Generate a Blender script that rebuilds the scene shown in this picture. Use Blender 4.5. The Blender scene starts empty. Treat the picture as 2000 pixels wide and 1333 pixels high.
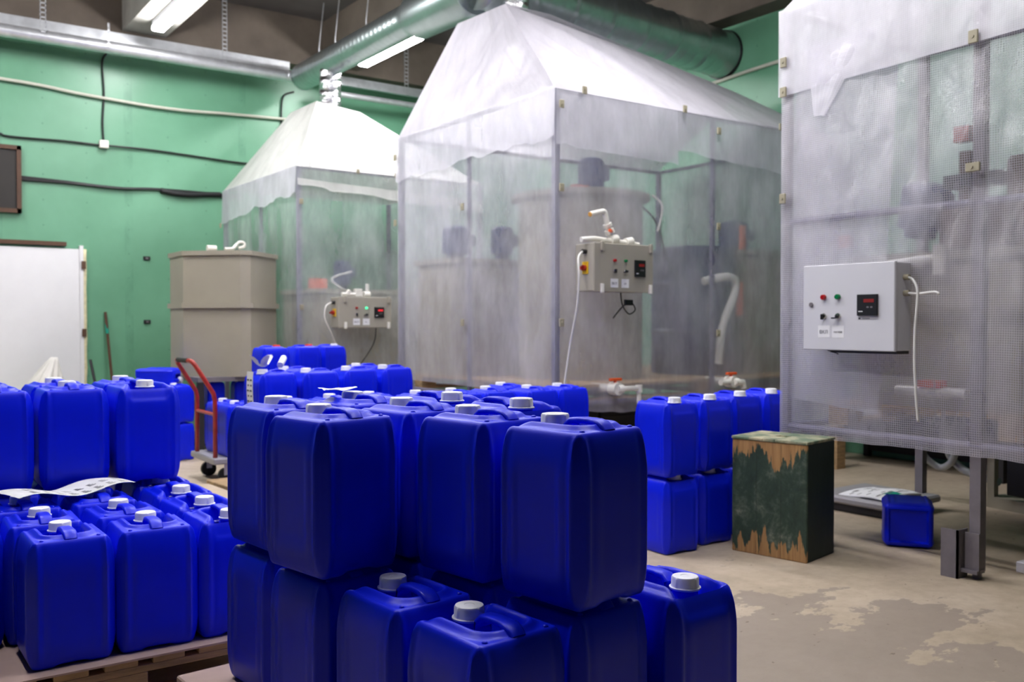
import bpy, math, random
from mathutils import Vector, Matrix, noise
random.seed(7)
C = bpy.context.scene.collection
R = math.radians

# ------------------------------------------------------------------ materials
def nmat(name):
    m = bpy.data.materials.new(name); m.use_nodes = True
    nt = m.node_tree; nt.nodes.clear()
    out = nt.nodes.new('ShaderNodeOutputMaterial')
    return m, nt, out
def N(nt, t, **kw):
    n = nt.nodes.new(t)
    for k, v in kw.items():
        if k.startswith('i_'):
            key = k[2:]
            n.inputs[int(key) if key.isdigit() else key.replace('_', ' ')].default_value = v
        else: setattr(n, k, v)
    return n
def L(nt, a, b): nt.links.new(a, b)
def col(c): return (c[0], c[1], c[2], 1)
def noise_tex(nt, scale, detail=4, rough=.6, vec=None, mapscale=None, coord='Object'):
    tc = N(nt, 'ShaderNodeTexCoord'); mp = N(nt, 'ShaderNodeMapping')
    if mapscale: mp.inputs['Scale'].default_value = mapscale
    L(nt, tc.outputs[coord], mp.inputs['Vector'])
    n = N(nt, 'ShaderNodeTexNoise'); n.inputs['Scale'].default_value = scale
    n.inputs['Detail'].default_value = detail; n.inputs['Roughness'].default_value = rough
    L(nt, mp.outputs[0], n.inputs['Vector']); return n
def ramp(nt, src, stops):
    r = N(nt, 'ShaderNodeValToRGB'); e = r.color_ramp.elements
    while len(e) < len(stops): e.new(.5)
    for el, (p, c) in zip(e, stops): el.position = p; el.color = col(c)
    L(nt, src, r.inputs[0]); return r
def mth(nt, op, a, b=None, clamp=False):
    n = N(nt, 'ShaderNodeMath', operation=op); n.use_clamp = clamp
    for i, v in enumerate((a, b)):
        if v is None: continue
        if isinstance(v, (int, float)): n.inputs[i].default_value = v
        else: L(nt, v, n.inputs[i])
    return n.outputs[0]
def pbr(name, c, rough=.5, metal=0, spec=.5, var=.0, vscale=6, bump=0, bscale=40, emis=None, estr=0, mapscale=None, coat=0):
    m, nt, out = nmat(name)
    b = N(nt, 'ShaderNodeBsdfPrincipled')
    b.inputs['Base Color'].default_value = col(c); b.inputs['Roughness'].default_value = rough
    b.inputs['Metallic'].default_value = metal; b.inputs['Specular IOR Level'].default_value = spec
    b.inputs['Coat Weight'].default_value = coat
    n = noise_tex(nt, vscale, mapscale=mapscale)
    v = var if var else .04
    r = ramp(nt, n.outputs[0], [(.3, [x*(1-v) for x in c]), (.7, [min(1, x*(1+v)) for x in c])])
    L(nt, r.outputs[0], b.inputs['Base Color'])
    if bump:
        n2 = noise_tex(nt, bscale, mapscale=mapscale)
        bp = N(nt, 'ShaderNodeBump'); bp.inputs['Strength'].default_value = bump; bp.inputs['Distance'].default_value = .01
        L(nt, n2.outputs[0], bp.inputs['Height']); L(nt, bp.outputs[0], b.inputs['Normal'])
    if emis:
        b.inputs['Emission Color'].default_value = col(emis); b.inputs['Emission Strength'].default_value = estr
    L(nt, b.outputs[0], out.inputs[0]); return m

M = {}
M['blue'] = pbr('blue_plastic', (.0003, .012, .74), rough=.40, spec=.27, var=.06, vscale=5, bump=.04, bscale=400)
M['white_cap'] = pbr('white_plastic', (.86, .86, .90), rough=.4, var=.03)
M['red_cap'] = pbr('red_plastic', (.7, .03, .02), rough=.4)
M['paper'] = pbr('paper', (.78, .78, .8), rough=.8)
M['ink'] = pbr('ink', (.05, .05, .07), rough=.8)
M['galv'] = pbr('galvanised', (.72, .74, .77), rough=.38, metal=.75, var=.12, vscale=9)
M['foil'] = pbr('foil', (.85, .86, .88), rough=.2, metal=1, bump=1.0, bscale=25)
M['duct'] = pbr('duct_metal', (.40, .46, .46), rough=.33, metal=.95, var=.1, vscale=5)
M['steel'] = pbr('grey_steel', (.16, .145, .16), rough=.45, var=.15, vscale=12, bump=.1)
M['scale'] = pbr('scale_grey', (.30, .29, .31), rough=.4)
M['steel_d'] = pbr('dark_steel', (.015, .014, .016), rough=.5)
M['post'] = pbr('frame_tube', (.13, .12, .19), rough=.45, var=.1)
M['clip'] = pbr('clip_metal', (.34, .31, .22), rough=.5, var=.1)
M['beige'] = pbr('beige_plastic', (.34, .31, .245), rough=.5, var=.05, vscale=3)
M['box_l'] = pbr('white_enamel', (.62, .62, .66), rough=.35, var=.03, vscale=3)
M['box_b'] = pbr('beige_enamel', (.36, .335, .28), rough=.4, var=.04)
M['black'] = pbr('black_plastic', (.008, .008, .01), rough=.4)
M['red'] = pbr('red_lamp', (.35, .005, .01), rough=.25)
M['green'] = pbr('green_lamp', (.0, .16, .05), rough=.25)
M['green_on'] = pbr('green_lamp_on', (.1, .8, .45), rough=.3, emis=(.05, .9, .35), estr=1.4)
M['yellow'] = pbr('yellow_plate', (.75, .45, .01), rough=.4)
M['chrome'] = pbr('chrome', (.7, .7, .7), rough=.15, metal=1)
M['led'] = pbr('red_digits', (.16, .01, .01), rough=.4, emis=(1, .03, .02), estr=.05)
M['led_on'] = pbr('red_digits_on', (.4, .01, .01), rough=.4, emis=(1, .03, .05), estr=.8)
M['pvc'] = pbr('white_pvc', (.78, .76, .70), rough=.35, var=.04)
M['orange'] = pbr('orange_handle', (.75, .10, .02), rough=.4)
M['redpaint'] = pbr('red_paint', (.33, .018, .012), rough=.3, var=.25, vscale=20)
M['rubber'] = pbr('rubber', (.01, .01, .01), rough=.7)
M['cardboard'] = pbr('cardboard', (.50, .40, .28), rough=.85, var=.08)
M['pinkboard'] = pbr('brown_board', (.42, .30, .26), rough=.8, var=.08)
M['wood'] = pbr('pallet_wood', (.42, .28, .14), rough=.75, var=.35, vscale=5, bump=.4, mapscale=(1, 8, 8))
M['motor'] = pbr('motor_blue', (.008, .02, .13), rough=.4)
M['barrel'] = pbr('barrel_blue', (.01, .02, .10), rough=.4)
M['barrel_b'] = pbr('barrel_bright_blue', (.015, .05, .35), rough=.4)
M['brown'] = pbr('brown_wood', (.075, .032, .014), rough=.5, var=.2, vscale=10)
M['panel'] = pbr('dark_panel', (.012, .009, .007), rough=.5, var=.3, vscale=3)
M['door'] = pbr('door_white', (.72, .72, .74), rough=.5, var=.02)
M['foam'] = pbr('yellow_foam', (.66, .60, .38), rough=.9, var=.15, vscale=30, bump=.6)
M['cable'] = pbr('black_cable', (.006, .006, .008), rough=.5)
M['cablew'] = pbr('white_cable', (.7, .69, .66), rough=.45)
M['conduit'] = pbr('pale_conduit', (.55, .55, .47), rough=.5)
M['hose'] = pbr('clear_hose', (.33, .34, .36), rough=.2)
M['bag'] = pbr('white_sack', (.68, .66, .62), rough=.6, var=.06, bump=.5, bscale=9)
M['teal'] = pbr('teal_plastic', (.0, .25, .19), rough=.4)
M['tape'] = pbr('green_tape', (.0, .28, .2), rough=.4)
M['brass'] = pbr('ochre_end', (.6, .3, .06), rough=.5)

def tube_light(name, c, s):
    m, nt, out = nmat(name); e = N(nt, 'ShaderNodeEmission'); e.inputs[0].default_value = col(c); e.inputs[1].default_value = s
    L(nt, e.outputs[0], out.inputs[0]); return m
M['lamp'] = tube_light('lamp_diffuser', (1, .98, 1), 122)

def film(name, alpha, tint=(.86, .86, .93), grid=.0, cell=.01, gloss=.10, streak=3.0, lw=.16):
    m, nt, out = nmat(name)
    uv = N(nt, 'ShaderNodeUVMap'); sp = N(nt, 'ShaderNodeSeparateXYZ'); L(nt, uv.outputs[0], sp.inputs[0])
    a = alpha
    n = noise_tex(nt, streak, 5, .65, coord='UV', mapscale=(1, .35, 1)); 
    va = mth(nt, 'MULTIPLY', mth(nt, 'SUBTRACT', n.outputs[0], .5), .9)
    fac = mth(nt, 'ADD', va, alpha, True)
    n5 = noise_tex(nt, .9, 2, .5, coord='UV')
    fac = mth(nt, 'ADD', fac, mth(nt, 'MULTIPLY', mth(nt, 'SUBTRACT', n5.outputs[0], .5), .5), True)
    if grid > 0:
        gs = []
        for o in (0, 1):
            f = mth(nt, 'FRACT', mth(nt, 'DIVIDE', sp.outputs[o], cell))
            gs.append(mth(nt, 'LESS_THAN', f, lw))
        g = mth(nt, 'MAXIMUM', gs[0], gs[1])
        fac = mth(nt, 'ADD', fac, mth(nt, 'MULTIPLY', g, grid), True)
    tr = N(nt, 'ShaderNodeBsdfTransparent'); tr.inputs[0].default_value = (.97, .97, .98, 1)
    df = N(nt, 'ShaderNodeBsdfDiffuse'); df.inputs[0].default_value = col(tint)
    tl = N(nt, 'ShaderNodeBsdfTranslucent'); tl.inputs[0].default_value = col(tint)
    mx = N(nt, 'ShaderNodeMixShader'); mx.inputs[0].default_value = .4
    L(nt, df.outputs[0], mx.inputs[1]); L(nt, tl.outputs[0], mx.inputs[2])
    m2 = N(nt, 'ShaderNodeMixShader'); L(nt, fac, m2.inputs[0]); L(nt, tr.outputs[0], m2.inputs[1]); L(nt, mx.outputs[0], m2.inputs[2])
    gl = N(nt, 'ShaderNodeBsdfGlossy'); gl.inputs['Roughness'].default_value = .3
    nb = noise_tex(nt, 7, 6, .6, coord='UV', mapscale=(1.6, .5, 1)); 
    nb.inputs['Distortion'].default_value = .8
    bp = N(nt, 'ShaderNodeBump'); bp.inputs['Strength'].default_value = .9; bp.inputs['Distance'].default_value = .03
    L(nt, nb.outputs[0], bp.inputs['Height']); L(nt, bp.outputs[0], gl.inputs['Normal']); 
    m3 = N(nt, 'ShaderNodeMixShader'); m3.inputs[0].default_value = gloss
    L(nt, m2.outputs[0], m3.inputs[1]); L(nt, gl.outputs[0], m3.inputs[2])
    L(nt, m3.outputs[0], out.inputs[0]); return m
M['film_R'] = film('mesh_film_fine_grid', .22, (.90, .87, .96), grid=.40, cell=.0105, lw=.24)
M['film_Rflap'] = film('mesh_film_double', .72, (.90, .88, .95), grid=.15, cell=.0105)
M['film_M'] = film('mesh_film', .33, (.88, .87, .95), grid=.16, cell=.011)
M['film_Mflap'] = film('mesh_film_flap', .60, (.80, .79, .86), grid=.1, cell=.011)
M['film_roof'] = film('roof_film', .92, (.66, .64, .70), grid=.05, cell=.011, gloss=.12)
M['film_L'] = film('pale_film', .28, (.84, .88, .88), grid=.08, cell=.011)
M['film_Lroof'] = film('pale_roof_film', .93, (.66, .66, .63), gloss=.12)

def floor_mat():
    m, nt, out = nmat('concrete_floor'); b = N(nt, 'ShaderNodeBsdfPrincipled')
    n1 = noise_tex(nt, 1.3, 8, .65); n2 = noise_tex(nt, 14, 6, .7)
    r1 = ramp(nt, n1.outputs[0], [(.25, (.34, .275, .195)), (.5, (.49, .405, .30)), (.75, (.60, .51, .40))])
    r2 = ramp(nt, n2.outputs[0], [(.3, (.82, .80, .78)), (.6, (1, 1, 1))])
    mm = N(nt, 'ShaderNodeMix', data_type='RGBA', blend_type='MULTIPLY'); mm.inputs[0].default_value = 1
    L(nt, r1.outputs[0], mm.inputs[6]); L(nt, r2.outputs[0], mm.inputs[7])
    # worn damp patches with ragged edges
    n3 = noise_tex(nt, 2.1, 9, .62, mapscale=(1, 1.5, 1))
    tc = N(nt, 'ShaderNodeTexCoord'); vd = N(nt, 'ShaderNodeVectorMath', operation='DISTANCE')
    L(nt, tc.outputs['Object'], vd.inputs[0]); vd.inputs[1].default_value = (2.75, 1.95, 0)
    d = mth(nt, 'MULTIPLY', vd.outputs['Value'], .28)
    k = mth(nt, 'SUBTRACT', n3.outputs[0], d)
    r3 = ramp(nt, k, [(.30, (0, 0, 0)), (.315, (1, 1, 1))])
    m4 = N(nt, 'ShaderNodeMix', data_type='RGBA', blend_type='MIX'); L(nt, mth(nt, 'MULTIPLY', r3.outputs[0], .75), m4.inputs[0])
    L(nt, mm.outputs[2], m4.inputs[6]); m4.inputs[7].default_value = (.25, .205, .17, 1)
    # small dark chips
    n6 = noise_tex(nt, 19, 3, .5, mapscale=(1, 1.7, 1)); r6 = ramp(nt, n6.outputs[0], [(.70, (1, 1, 1)), (.72, (.45, .4, .36))])
    m5 = N(nt, 'ShaderNodeMix', data_type='RGBA', blend_type='MULTIPLY'); m5.inputs[0].default_value = .8
    L(nt, m4.outputs[2], m5.inputs[6]); L(nt, r6.outputs[0], m5.inputs[7])
    L(nt, m5.outputs[2], b.inputs['Base Color']); b.inputs['Roughness'].default_value = .55
    bp = N(nt, 'ShaderNodeBump'); bp.inputs['Strength'].default_value = .25; bp.inputs['Distance'].default_value = .01
    L(nt, n2.outputs[0], bp.inputs['Height']); L(nt, bp.outputs[0], b.inputs['Normal'])
    L(nt, b.outputs[0], out.inputs[0]); return m
def wall_mat():
    m, nt, out = nmat('green_painted_board'); b = N(nt, 'ShaderNodeBsdfPrincipled')
    n1 = noise_tex(nt, 1.1, 5, .6)
    r1 = ramp(nt, n1.outputs[0], [(.3, (.11, .29, .175)), (.7, (.15, .36, .23))])
    # vertical joint smears every 1.2 m and screw heads
    tc = N(nt, 'ShaderNodeTexCoord'); sp = N(nt, 'ShaderNodeSeparateXYZ'); L(nt, tc.outputs['Object'], sp.inputs[0])
    s = mth(nt, 'ADD', sp.outputs[0], sp.outputs[1])
    f = mth(nt, 'ABSOLUTE', mth(nt, 'SUBTRACT', mth(nt, 'FRACT', mth(nt, 'DIVIDE', s, 1.2)), .5))
    near = mth(nt, 'LESS_THAN', f, .035)
    n2 = noise_tex(nt, 5, 5, .7, mapscale=(1, 1, .5)); sm = ramp(nt, n2.outputs[0], [(.45, (0, 0, 0)), (.65, (1, 1, 1))])
    k = mth(nt, 'MULTIPLY', mth(nt, 'MULTIPLY', near, sm.outputs[0]), .35)
    fx = mth(nt, 'SUBTRACT', mth(nt, 'FRACT', mth(nt, 'DIVIDE', s, .4)), .5)
    fz = mth(nt, 'SUBTRACT', mth(nt, 'FRACT', mth(nt, 'DIVIDE', sp.outputs[2], .25)), .5)
    dd = mth(nt, 'ADD', mth(nt, 'POWER', mth(nt, 'MULTIPLY', fx, .4), 2), mth(nt, 'POWER', mth(nt, 'MULTIPLY', fz, .25), 2))
    sc = mth(nt, 'MULTIPLY', mth(nt, 'LESS_THAN', dd, .00008), .45)
    mx = N(nt, 'ShaderNodeMix', data_type='RGBA', blend_type='MIX'); L(nt, mth(nt, 'MAXIMUM', k, sc), mx.inputs[0])
    L(nt, r1.outputs[0], mx.inputs[6]); mx.inputs[7].default_value = (.04, .16, .10, 1)
    L(nt, mx.outputs[2], b.inputs['Base Color']); b.inputs['Roughness'].default_value = .38
    L(nt, b.outputs[0], out.inputs[0]); return m
def crate_mat():
    m, nt, out = nmat('peeling_green_wood'); b = N(nt, 'ShaderNodeBsdfPrincipled')
    tc = N(nt, 'ShaderNodeTexCoord'); sp = N(nt, 'ShaderNodeSeparateXYZ'); L(nt, tc.outputs['Object'], sp.inputs[0])
    n1 = noise_tex(nt, 1, 7, .62, mapscale=(9, 22, 3.0))
    zz = mth(nt, 'ABSOLUTE', mth(nt, 'SUBTRACT', sp.outputs[2], .285))       # distance from mid height
    edge = mth(nt, 'MULTIPLY', mth(nt, 'SUBTRACT', zz, .19), 1.9)
    k = mth(nt, 'ADD', n1.outputs[0], edge)
    facex = mth(nt, 'LESS_THAN', sp.outputs[0], .012)                        # the weathered side only
    k = mth(nt, 'MULTIPLY', k, facex)
    mask = ramp(nt, k, [(.545, (0, 0, 0)), (.56, (1, 1, 1))])
    nw = noise_tex(nt, 3, 6, .6, mapscale=(6, 20, 1))
    wood = ramp(nt, nw.outputs[0], [(.3, (.26, .13, .045)), (.7, (.48, .28, .11))])
    ng = noise_tex(nt, 9, 10, .78, mapscale=(1, 1, .8)); ng.inputs['Distortion'].default_value = .35
    gr = ramp(nt, ng.outputs[0], [(.32, (.008, .022, .014)), (.50, (.022, .05, .032)), (.60, (.07, .10, .07)), (.74, (.30, .30, .24))])
    gd = ramp(nt, ng.outputs[0], [(.4, (.004, .014, .009)), (.8, (.012, .03, .02))])
    gm = N(nt, 'ShaderNodeMix', data_type='RGBA', blend_type='MIX'); L(nt, facex, gm.inputs[0]); L(nt, gd.outputs[0], gm.inputs[6]); L(nt, gr.outputs[0], gm.inputs[7])
    mx = N(nt, 'ShaderNodeMix', data_type='RGBA', blend_type='MIX'); L(nt, mask.outputs[0], mx.inputs[0]); L(nt, gm.outputs[2], mx.inputs[6]); L(nt, wood.outputs[0], mx.inputs[7])
    # worn pale top
    top = mth(nt, 'GREATER_THAN', sp.outputs[2], .568)
    nt2 = noise_tex(nt, 7, 5, .6); tr = ramp(nt, nt2.outputs[0], [(.42, (.10, .15, .09)), (.6, (.46, .42, .27))])
    mt = N(nt, 'ShaderNodeMix', data_type='RGBA', blend_type='MIX'); L(nt, top, mt.inputs[0]); L(nt, mx.outputs[2], mt.inputs[6]); L(nt, tr.outputs[0], mt.inputs[7])
    L(nt, mt.outputs[2], b.inputs['Base Color']); b.inputs['Roughness'].default_value = .6
    bp = N(nt, 'ShaderNodeBump'); bp.inputs['Strength'].default_value = .3; bp.inputs['Distance'].default_value = .01
    L(nt, n1.outputs[0], bp.inputs['Height']); L(nt, bp.outputs[0], b.inputs['Normal'])
    L(nt, b.outputs[0], out.inputs[0]); return m
M['floor'] = floor_mat(); M['wall'] = wall_mat(); M['crate'] = crate_mat()
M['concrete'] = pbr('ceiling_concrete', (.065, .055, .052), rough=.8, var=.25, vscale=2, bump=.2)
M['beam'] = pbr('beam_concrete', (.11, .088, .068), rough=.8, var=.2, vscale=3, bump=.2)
M['beamw'] = pbr('whitewashed_concrete', (.27, .26, .235), rough=.8, var=.15, vscale=4)

# ------------------------------------------------------------------ mesh helpers
class MB:
    def __init__(s): s.v = []; s.f = []; s.uv = None
    def add(s, vs, fs):
        o = len(s.v); s.v += [tuple(v) for v in vs]; s.f += [tuple(i+o for i in f) for f in fs]
    def box(s, a, b, bev=0):
        x0, y0, z0 = a; x1, y1, z1 = b
        if bev <= 0:
            s.add([(x0,y0,z0),(x1,y0,z0),(x1,y1,z0),(x0,y1,z0),(x0,y0,z1),(x1,y0,z1),(x1,y1,z1),(x0,y1,z1)],
                  [(3,2,1,0),(4,5,6,7),(0,1,5,4),(1,2,6,5),(2,3,7,6),(3,0,4,7)]); return
        c = bev; o = []
        for z, i in ((z0, c), (z0+c, 0), (z1-c, 0), (z1, c)):
            for (x, y) in ((x0+c, y0), (x1-c, y0), (x1, y0+c), (x1, y1-c), (x1-c, y1), (x0+c, y1), (x0, y1-c), (x0, y0+c)):
                xx = min(max(x, x0+i), x1-i); yy = min(max(y, y0+i), y1-i); o.append((xx, yy, z))
        fs = [tuple(range(7, -1, -1)), tuple(range(24, 32))]
        for r in range(3):
            for k in range(8): fs.append((r*8+k, r*8+(k+1) % 8, (r+1)*8+(k+1) % 8, (r+1)*8+k))
        s.add(o, fs)
    def tube(s, pts, r, n=12, cap=True, radii=None):
        pts = [Vector(p) for p in pts]; o = []; fs = []
        prev = None
        for i, p in enumerate(pts):
            t = (pts[min(i+1, len(pts)-1)] - pts[max(i-1, 0)]).normalized()
            if prev is None:
                a = Vector((0, 0, 1)) if abs(t.z) < .9 else Vector((1, 0, 0)); u = t.cross(a).normalized()
            else: u = (prev - t*prev.dot(t)).normalized()
            prev = u; w = t.cross(u); rr = radii[i] if radii else r
            for k in range(n):
                an = 2*math.pi*k/n; o.append(p + (u*math.cos(an) + w*math.sin(an))*rr)
        for i in range(len(pts)-1):
            for k in range(n): fs.append((i*n+k, i*n+(k+1) % n, (i+1)*n+(k+1) % n, (i+1)*n+k))
        if cap: fs.append(tuple(range(n-1, -1, -1))); fs.append(tuple(range((len(pts)-1)*n, len(pts)*n)))
        s.add(o, fs)
    def lathe(s, prof, n=32, axis=(0, 0, 0)):
        o = []; fs = []
        for r, z in prof:
            for k in range(n):
                a = 2*math.pi*k/n; o.append((axis[0]+r*math.cos(a), axis[1]+r*math.sin(a), axis[2]+z))
        for i in range(len(prof)-1):
            for k in range(n): fs.append((i*n+k, i*n+(k+1) % n, (i+1)*n+(k+1) % n, (i+1)*n+k))
        fs.append(tuple(range(n-1, -1, -1))); fs.append(tuple(range((len(prof)-1)*n, len(prof)*n)))
        s.add(o, fs)
    def prism(s, poly, z0, z1):
        n = len(poly)
        s.add([(x, y, z0) for x, y in poly] + [(x, y, z1) for x, y in poly],
              [tuple(range(n-1, -1, -1)), tuple(range(n, 2*n))] + [(k, (k+1) % n, n+(k+1) % n, n+k) for k in range(n)])
    def obj(s, name, mat, parent=None, smooth=False, auto=None):
        me = bpy.data.meshes.new(name); me.from_pydata(s.v, [], s.f); me.materials.append(mat)
        if s.uv:
            l = me.uv_layers.new(name='UVMap')
            for p in me.polygons:
                for li in p.loop_indices: l.data[li].uv = s.uv[me.loops[li].vertex_index]
        if smooth or auto:
            me.polygons.foreach_set('use_smooth', [True]*len(me.polygons))
            if auto: 
                try: me.set_sharp_from_angle(angle=R(auto))
                except Exception: pass
        me.update(); o = bpy.data.objects.new(name, me); C.objects.link(o)
        if parent: o.parent = parent
        return o
def tag(o, label, cat, group=None, kind=None):
    o['label'] = label; o['category'] = cat
    if group: o['group'] = group
    if kind: o['kind'] = kind
    return o
def empty(name, loc, rz=0, label=None, cat=None, group=None):
    o = bpy.data.objects.new(name, None); C.objects.link(o); o.location = loc; o.rotation_euler = (0, 0, rz)
    o.empty_display_size = .1
    if label: tag(o, label, cat, group)
    return o
def struct(o): o['kind'] = 'structure'; return o
def box(name, a, b, mat, parent=None, bev=0): m = MB(); m.box(a, b, bev); return m.obj(name, mat, parent)
def tube(name, pts, r, mat, parent=None, n=12): m = MB(); m.tube(pts, r, n); return m.obj(name, mat, parent, auto=40)
def smoothpath(pts, k=6):
    pts = [Vector(p) for p in pts]; out = []
    for i in range(len(pts)-1):
        p0 = pts[max(i-1, 0)]; p1 = pts[i]; p2 = pts[i+1]; p3 = pts[min(i+2, len(pts)-1)]
        for j in range(k):
            t = j/k
            out.append(.5*((2*p1)+(p2-p0)*t+(2*p0-5*p1+4*p2-p3)*t*t+(3*p1-p0-3*p2+p3)*t**3))
    out.append(pts[-1]); return out
def text(name, body, size, mat, parent, mtx):
    cu = bpy.data.curves.new(name, 'FONT'); cu.body = body; cu.size = size; cu.extrude = .0003
    cu.align_x = 'CENTER'; cu.align_y = 'CENTER'
    t = bpy.data.objects.new(name, cu); C.objects.link(t)
    dg = bpy.context.evaluated_depsgraph_get(); me = bpy.data.meshes.new_from_object(t.evaluated_get(dg))
    bpy.data.objects.remove(t); me.materials.clear(); me.materials.append(mat)
    o = bpy.data.objects.new(name, me); C.objects.link(o); o.parent = parent; o.matrix_local = mtx
    return o

# ------------------------------------------------------------------ room shell
struct(box('floor', (-9, -8, -.1), (7.3, 10.2, 0), M['floor']))
def wall(name, a, b): return struct(box(name, a, b, M['wall']))
wall('wall_back', (-9, 10.2, 0), (7.3, 10.35, 4.6))
wall('wall_right', (7.3, -8, 0), (7.45, 10.35, 4.6))
wall('wall_left', (-9.15, -8, 0), (-9, 10.35, 4.6))
wall('wall_front', (-9, -8.15, 0), (7.3, -8, 4.6))
struct(box('ceiling', (-9, -8, 4.6), (7.3, 10.2, 4.75), M['concrete']))
def cbeam(a, b, mat='beam'): return struct(box('ceiling_beam', a, b, M[mat]))
cbeam((-9, 9.98, 4.06), (7.3, 10.2, 4.6))
cbeam((7.05, -8, 4.15), (7.3, 9.98, 4.6))
for x in (-6.3, -4.15, -2.0, .15, 2.3, 4.48): cbeam((x, -8, 4.1), (x+.42, 9.98, 4.6), 'beamw' if x == 2.3 else 'beam')

# door in the back wall
dr = struct(empty('door_1', (1.48, 10.2, 0)))
box('door_leaf', (-.5, -.03, .01), (.44, -.005, 1.90), M['door'], dr)
box('door_frame', (.44, -.045, 0), (.475, -.002, 1.935), M['door'], dr)
mb = MB(); random.seed(3)
pts = [(.475+.012, -.02, z/10) for z in range(0, 20)]
mb.tube(pts, .02, 8, radii=[.016+.008*random.random() for _ in pts]); mb.obj('foam_filler', M['foam'], dr, smooth=True)
box('lintel_board', (-.6, -.05, 1.925), (.32, -.002, 1.965), M['brown'], dr)
for z in (1.70, 1.02): box('hinge_block', (.455, -.06, z), (.495, -.02, z+.08), M['brown'], dr)

# ------------------------------------------------------------------ jerrycan
def rr_loop(W, D, r, n):
    seg = [W-2*r, math.pi*r/2, D-2*r, math.pi*r/2]*2; tot = sum(seg); out = []
    cs = [(W/2-r, -D/2+r, -90), (W/2-r, D/2-r, 0), (-W/2+r, D/2-r, 90), (-W/2+r, -D/2+r, 180)]
    for i in range(n):
        s = i/n*tot; k = 0
        while s > seg[k] and k < 7: s -= seg[k]; k += 1
        e = k//2; cx, cy, a0 = cs[e]
        if k % 2 == 0:
            t = s; a = R(a0); nx, ny = math.cos(a), math.sin(a)
            px = [-W/2+r, W/2, W/2-r, -W/2][e]; py = [-D/2, -D/2+r, D/2, D/2-r][e]
            dx, dy = [(1, 0), (0, 1), (-1, 0), (0, -1)][e]
            q = min(t, seg[k]-t)
            out.append((px+dx*t, py+dy*t, nx, ny, q, e))
        else:
            a = R(a0)+s/r; nx, ny = math.cos(a), math.sin(a)
            out.append((cx+r*nx, cy+r*ny, nx, ny, -min(s, seg[k]-s), -1))
    return out
CW, CD, CH = .240, .258, .385
def sst(a, b, x):
    t = max(0, min(1, (x-a)/(b-a))); return t*t*(3-2*t)
def top_h(x, y):
    z = 0
    # distance from U-shaped ridge centre line (open to +y)
    hx, yb, r = .071, -.083, .044
    ax = abs(x)
    if y > yb+r: d = ax-hx
    elif ax < hx-r: d = -(y-yb)
    else: d = math.hypot(ax-(hx-r), y-(yb+r))-r
    wid = .0115
    z += .0115*math.exp(-(d/wid)**2)*(1-sst(.085, .105, y))
    inside = sst(.008, .022, -d)
    z -= inside*(.040+.012*sst(-.02, -.05, y)*0)
    # sloping shoulder towards the spout end
    z -= .035*sst(.055, .108, y)*(1-sst(.058, .085, ax))*1.0
    z -= .010*sst(.07, .108, y)
    return z
def make_can_body(name):
    n = 176; lp = rr_loop(CW, CD, .030, n); m = MB()
    prof = [(0, .030), (.001, .022), (.005, .014), (.012, .0095), (.025, .006), (.045, .0028), (.068, .0008), (.082, 0), (.10, 0), (.15, 0), (.2, 0),
            (.25, 0), (.272, 0), (.29, .0006), (.310, .003), (.328, .0058), (.343, .0090), (.354, .0120), (.361, .0148), (.3665, .0180), (.3695, .0212), (.371, .0255)]
    rings = []
    for z, ins in prof:
        ring = []
        for (x, y, nx, ny, q, e) in lp:
            off = -ins
            fade = sst(.012, .05, z)*(1-sst(.352, .366, z))
            # twin vertical ridges beside every corner with a groove between
            if q < 0: off -= .0030*fade*sst(.008, .018, -q)
            g = abs(q-.004) if q >= 0 else abs(-q-0)+.004
            off += .0032*fade*math.exp(-((q+.003)/.0052)**2)
            off -= .0020*fade*math.exp(-((q-.012)/.006)**2)
            if e in (1, 3):  # label field slightly sunk on the two broad sides
                off -= .0032*sst(.03, .045, q)*sst(.072, .084, z)*(1-sst(.286, .298, z))
            elif e in (0, 2): off -= .0012*sst(.03, .05, q)*sst(.06, .09, z)*(1-sst(.28, .31, z))
            X, Y = x+nx*off, y+ny*off
            zz = z
            if z < .04: zz += .007*(1-z/.04)*math.exp(-(X/.045)**8)
            if z > .30: zz += -.030*sst(.30, .371, z)*sst(.095, .13, Y)*(1-sst(.06, .088, abs(X)))-.008*sst(.32, .371, z)*sst(.09, .12, Y)
            ring.append((X, Y, zz))
        rings.append(ring)
    vs = [p for r in rings for p in r]; fs = []
    for i in range(len(rings)-1):
        for k in range(n): fs.append((i*n+k, i*n+(k+1) % n, (i+1)*n+(k+1) % n, (i+1)*n+k))
    base = len(vs)-n; last = rings[-1]; nr = 40; h0 = {}
    for j in range(1, nr+1):
        t = 1-j/nr
        if j == nr: vs.append((0, 0, .371+top_h(0, 0))); break
        for k in range(n):
            X, Y = last[k][0]*t, last[k][1]*t
            hz = .371+top_h(X, Y); w = sst(0, 3, j)
            vs.append((X, Y, last[k][2]*(1-w)+hz*w))
        a = base+(j-1)*n; b = base+j*n
        for k in range(n): fs.append((a+k, a+(k+1) % n, b+(k+1) % n, b+k))
    a = base+(nr-1)*n
    for k in range(n): fs.append((a+k, a+(k+1) % n, base+nr*n))
    # underside
    ib = len(vs)
    for k in range(n): vs.append((rings[0][k][0]*.92, rings[0][k][1]*.92, .017))
    for k in range(n): fs.append(((k+1) % n, k, ib+k, ib+(k+1) % n))
    cidx = len(vs); vs.append((0, 0, .019))
    for k in range(n): fs.append((ib+(k+1) % n, ib+k, cidx))
    m.add(vs, fs)
    m.lathe([(.034, .318), (.033, .344), (.0305, .347), (.0305, .372)], 32, (0, .056, 0))
    for sx in (-1, 1): m.lathe([(.0065, .366), (.006, .3725), (.004, .3748), (.001, .3755)], 12, (sx*.0775, -.096, 0))
    return m
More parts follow.
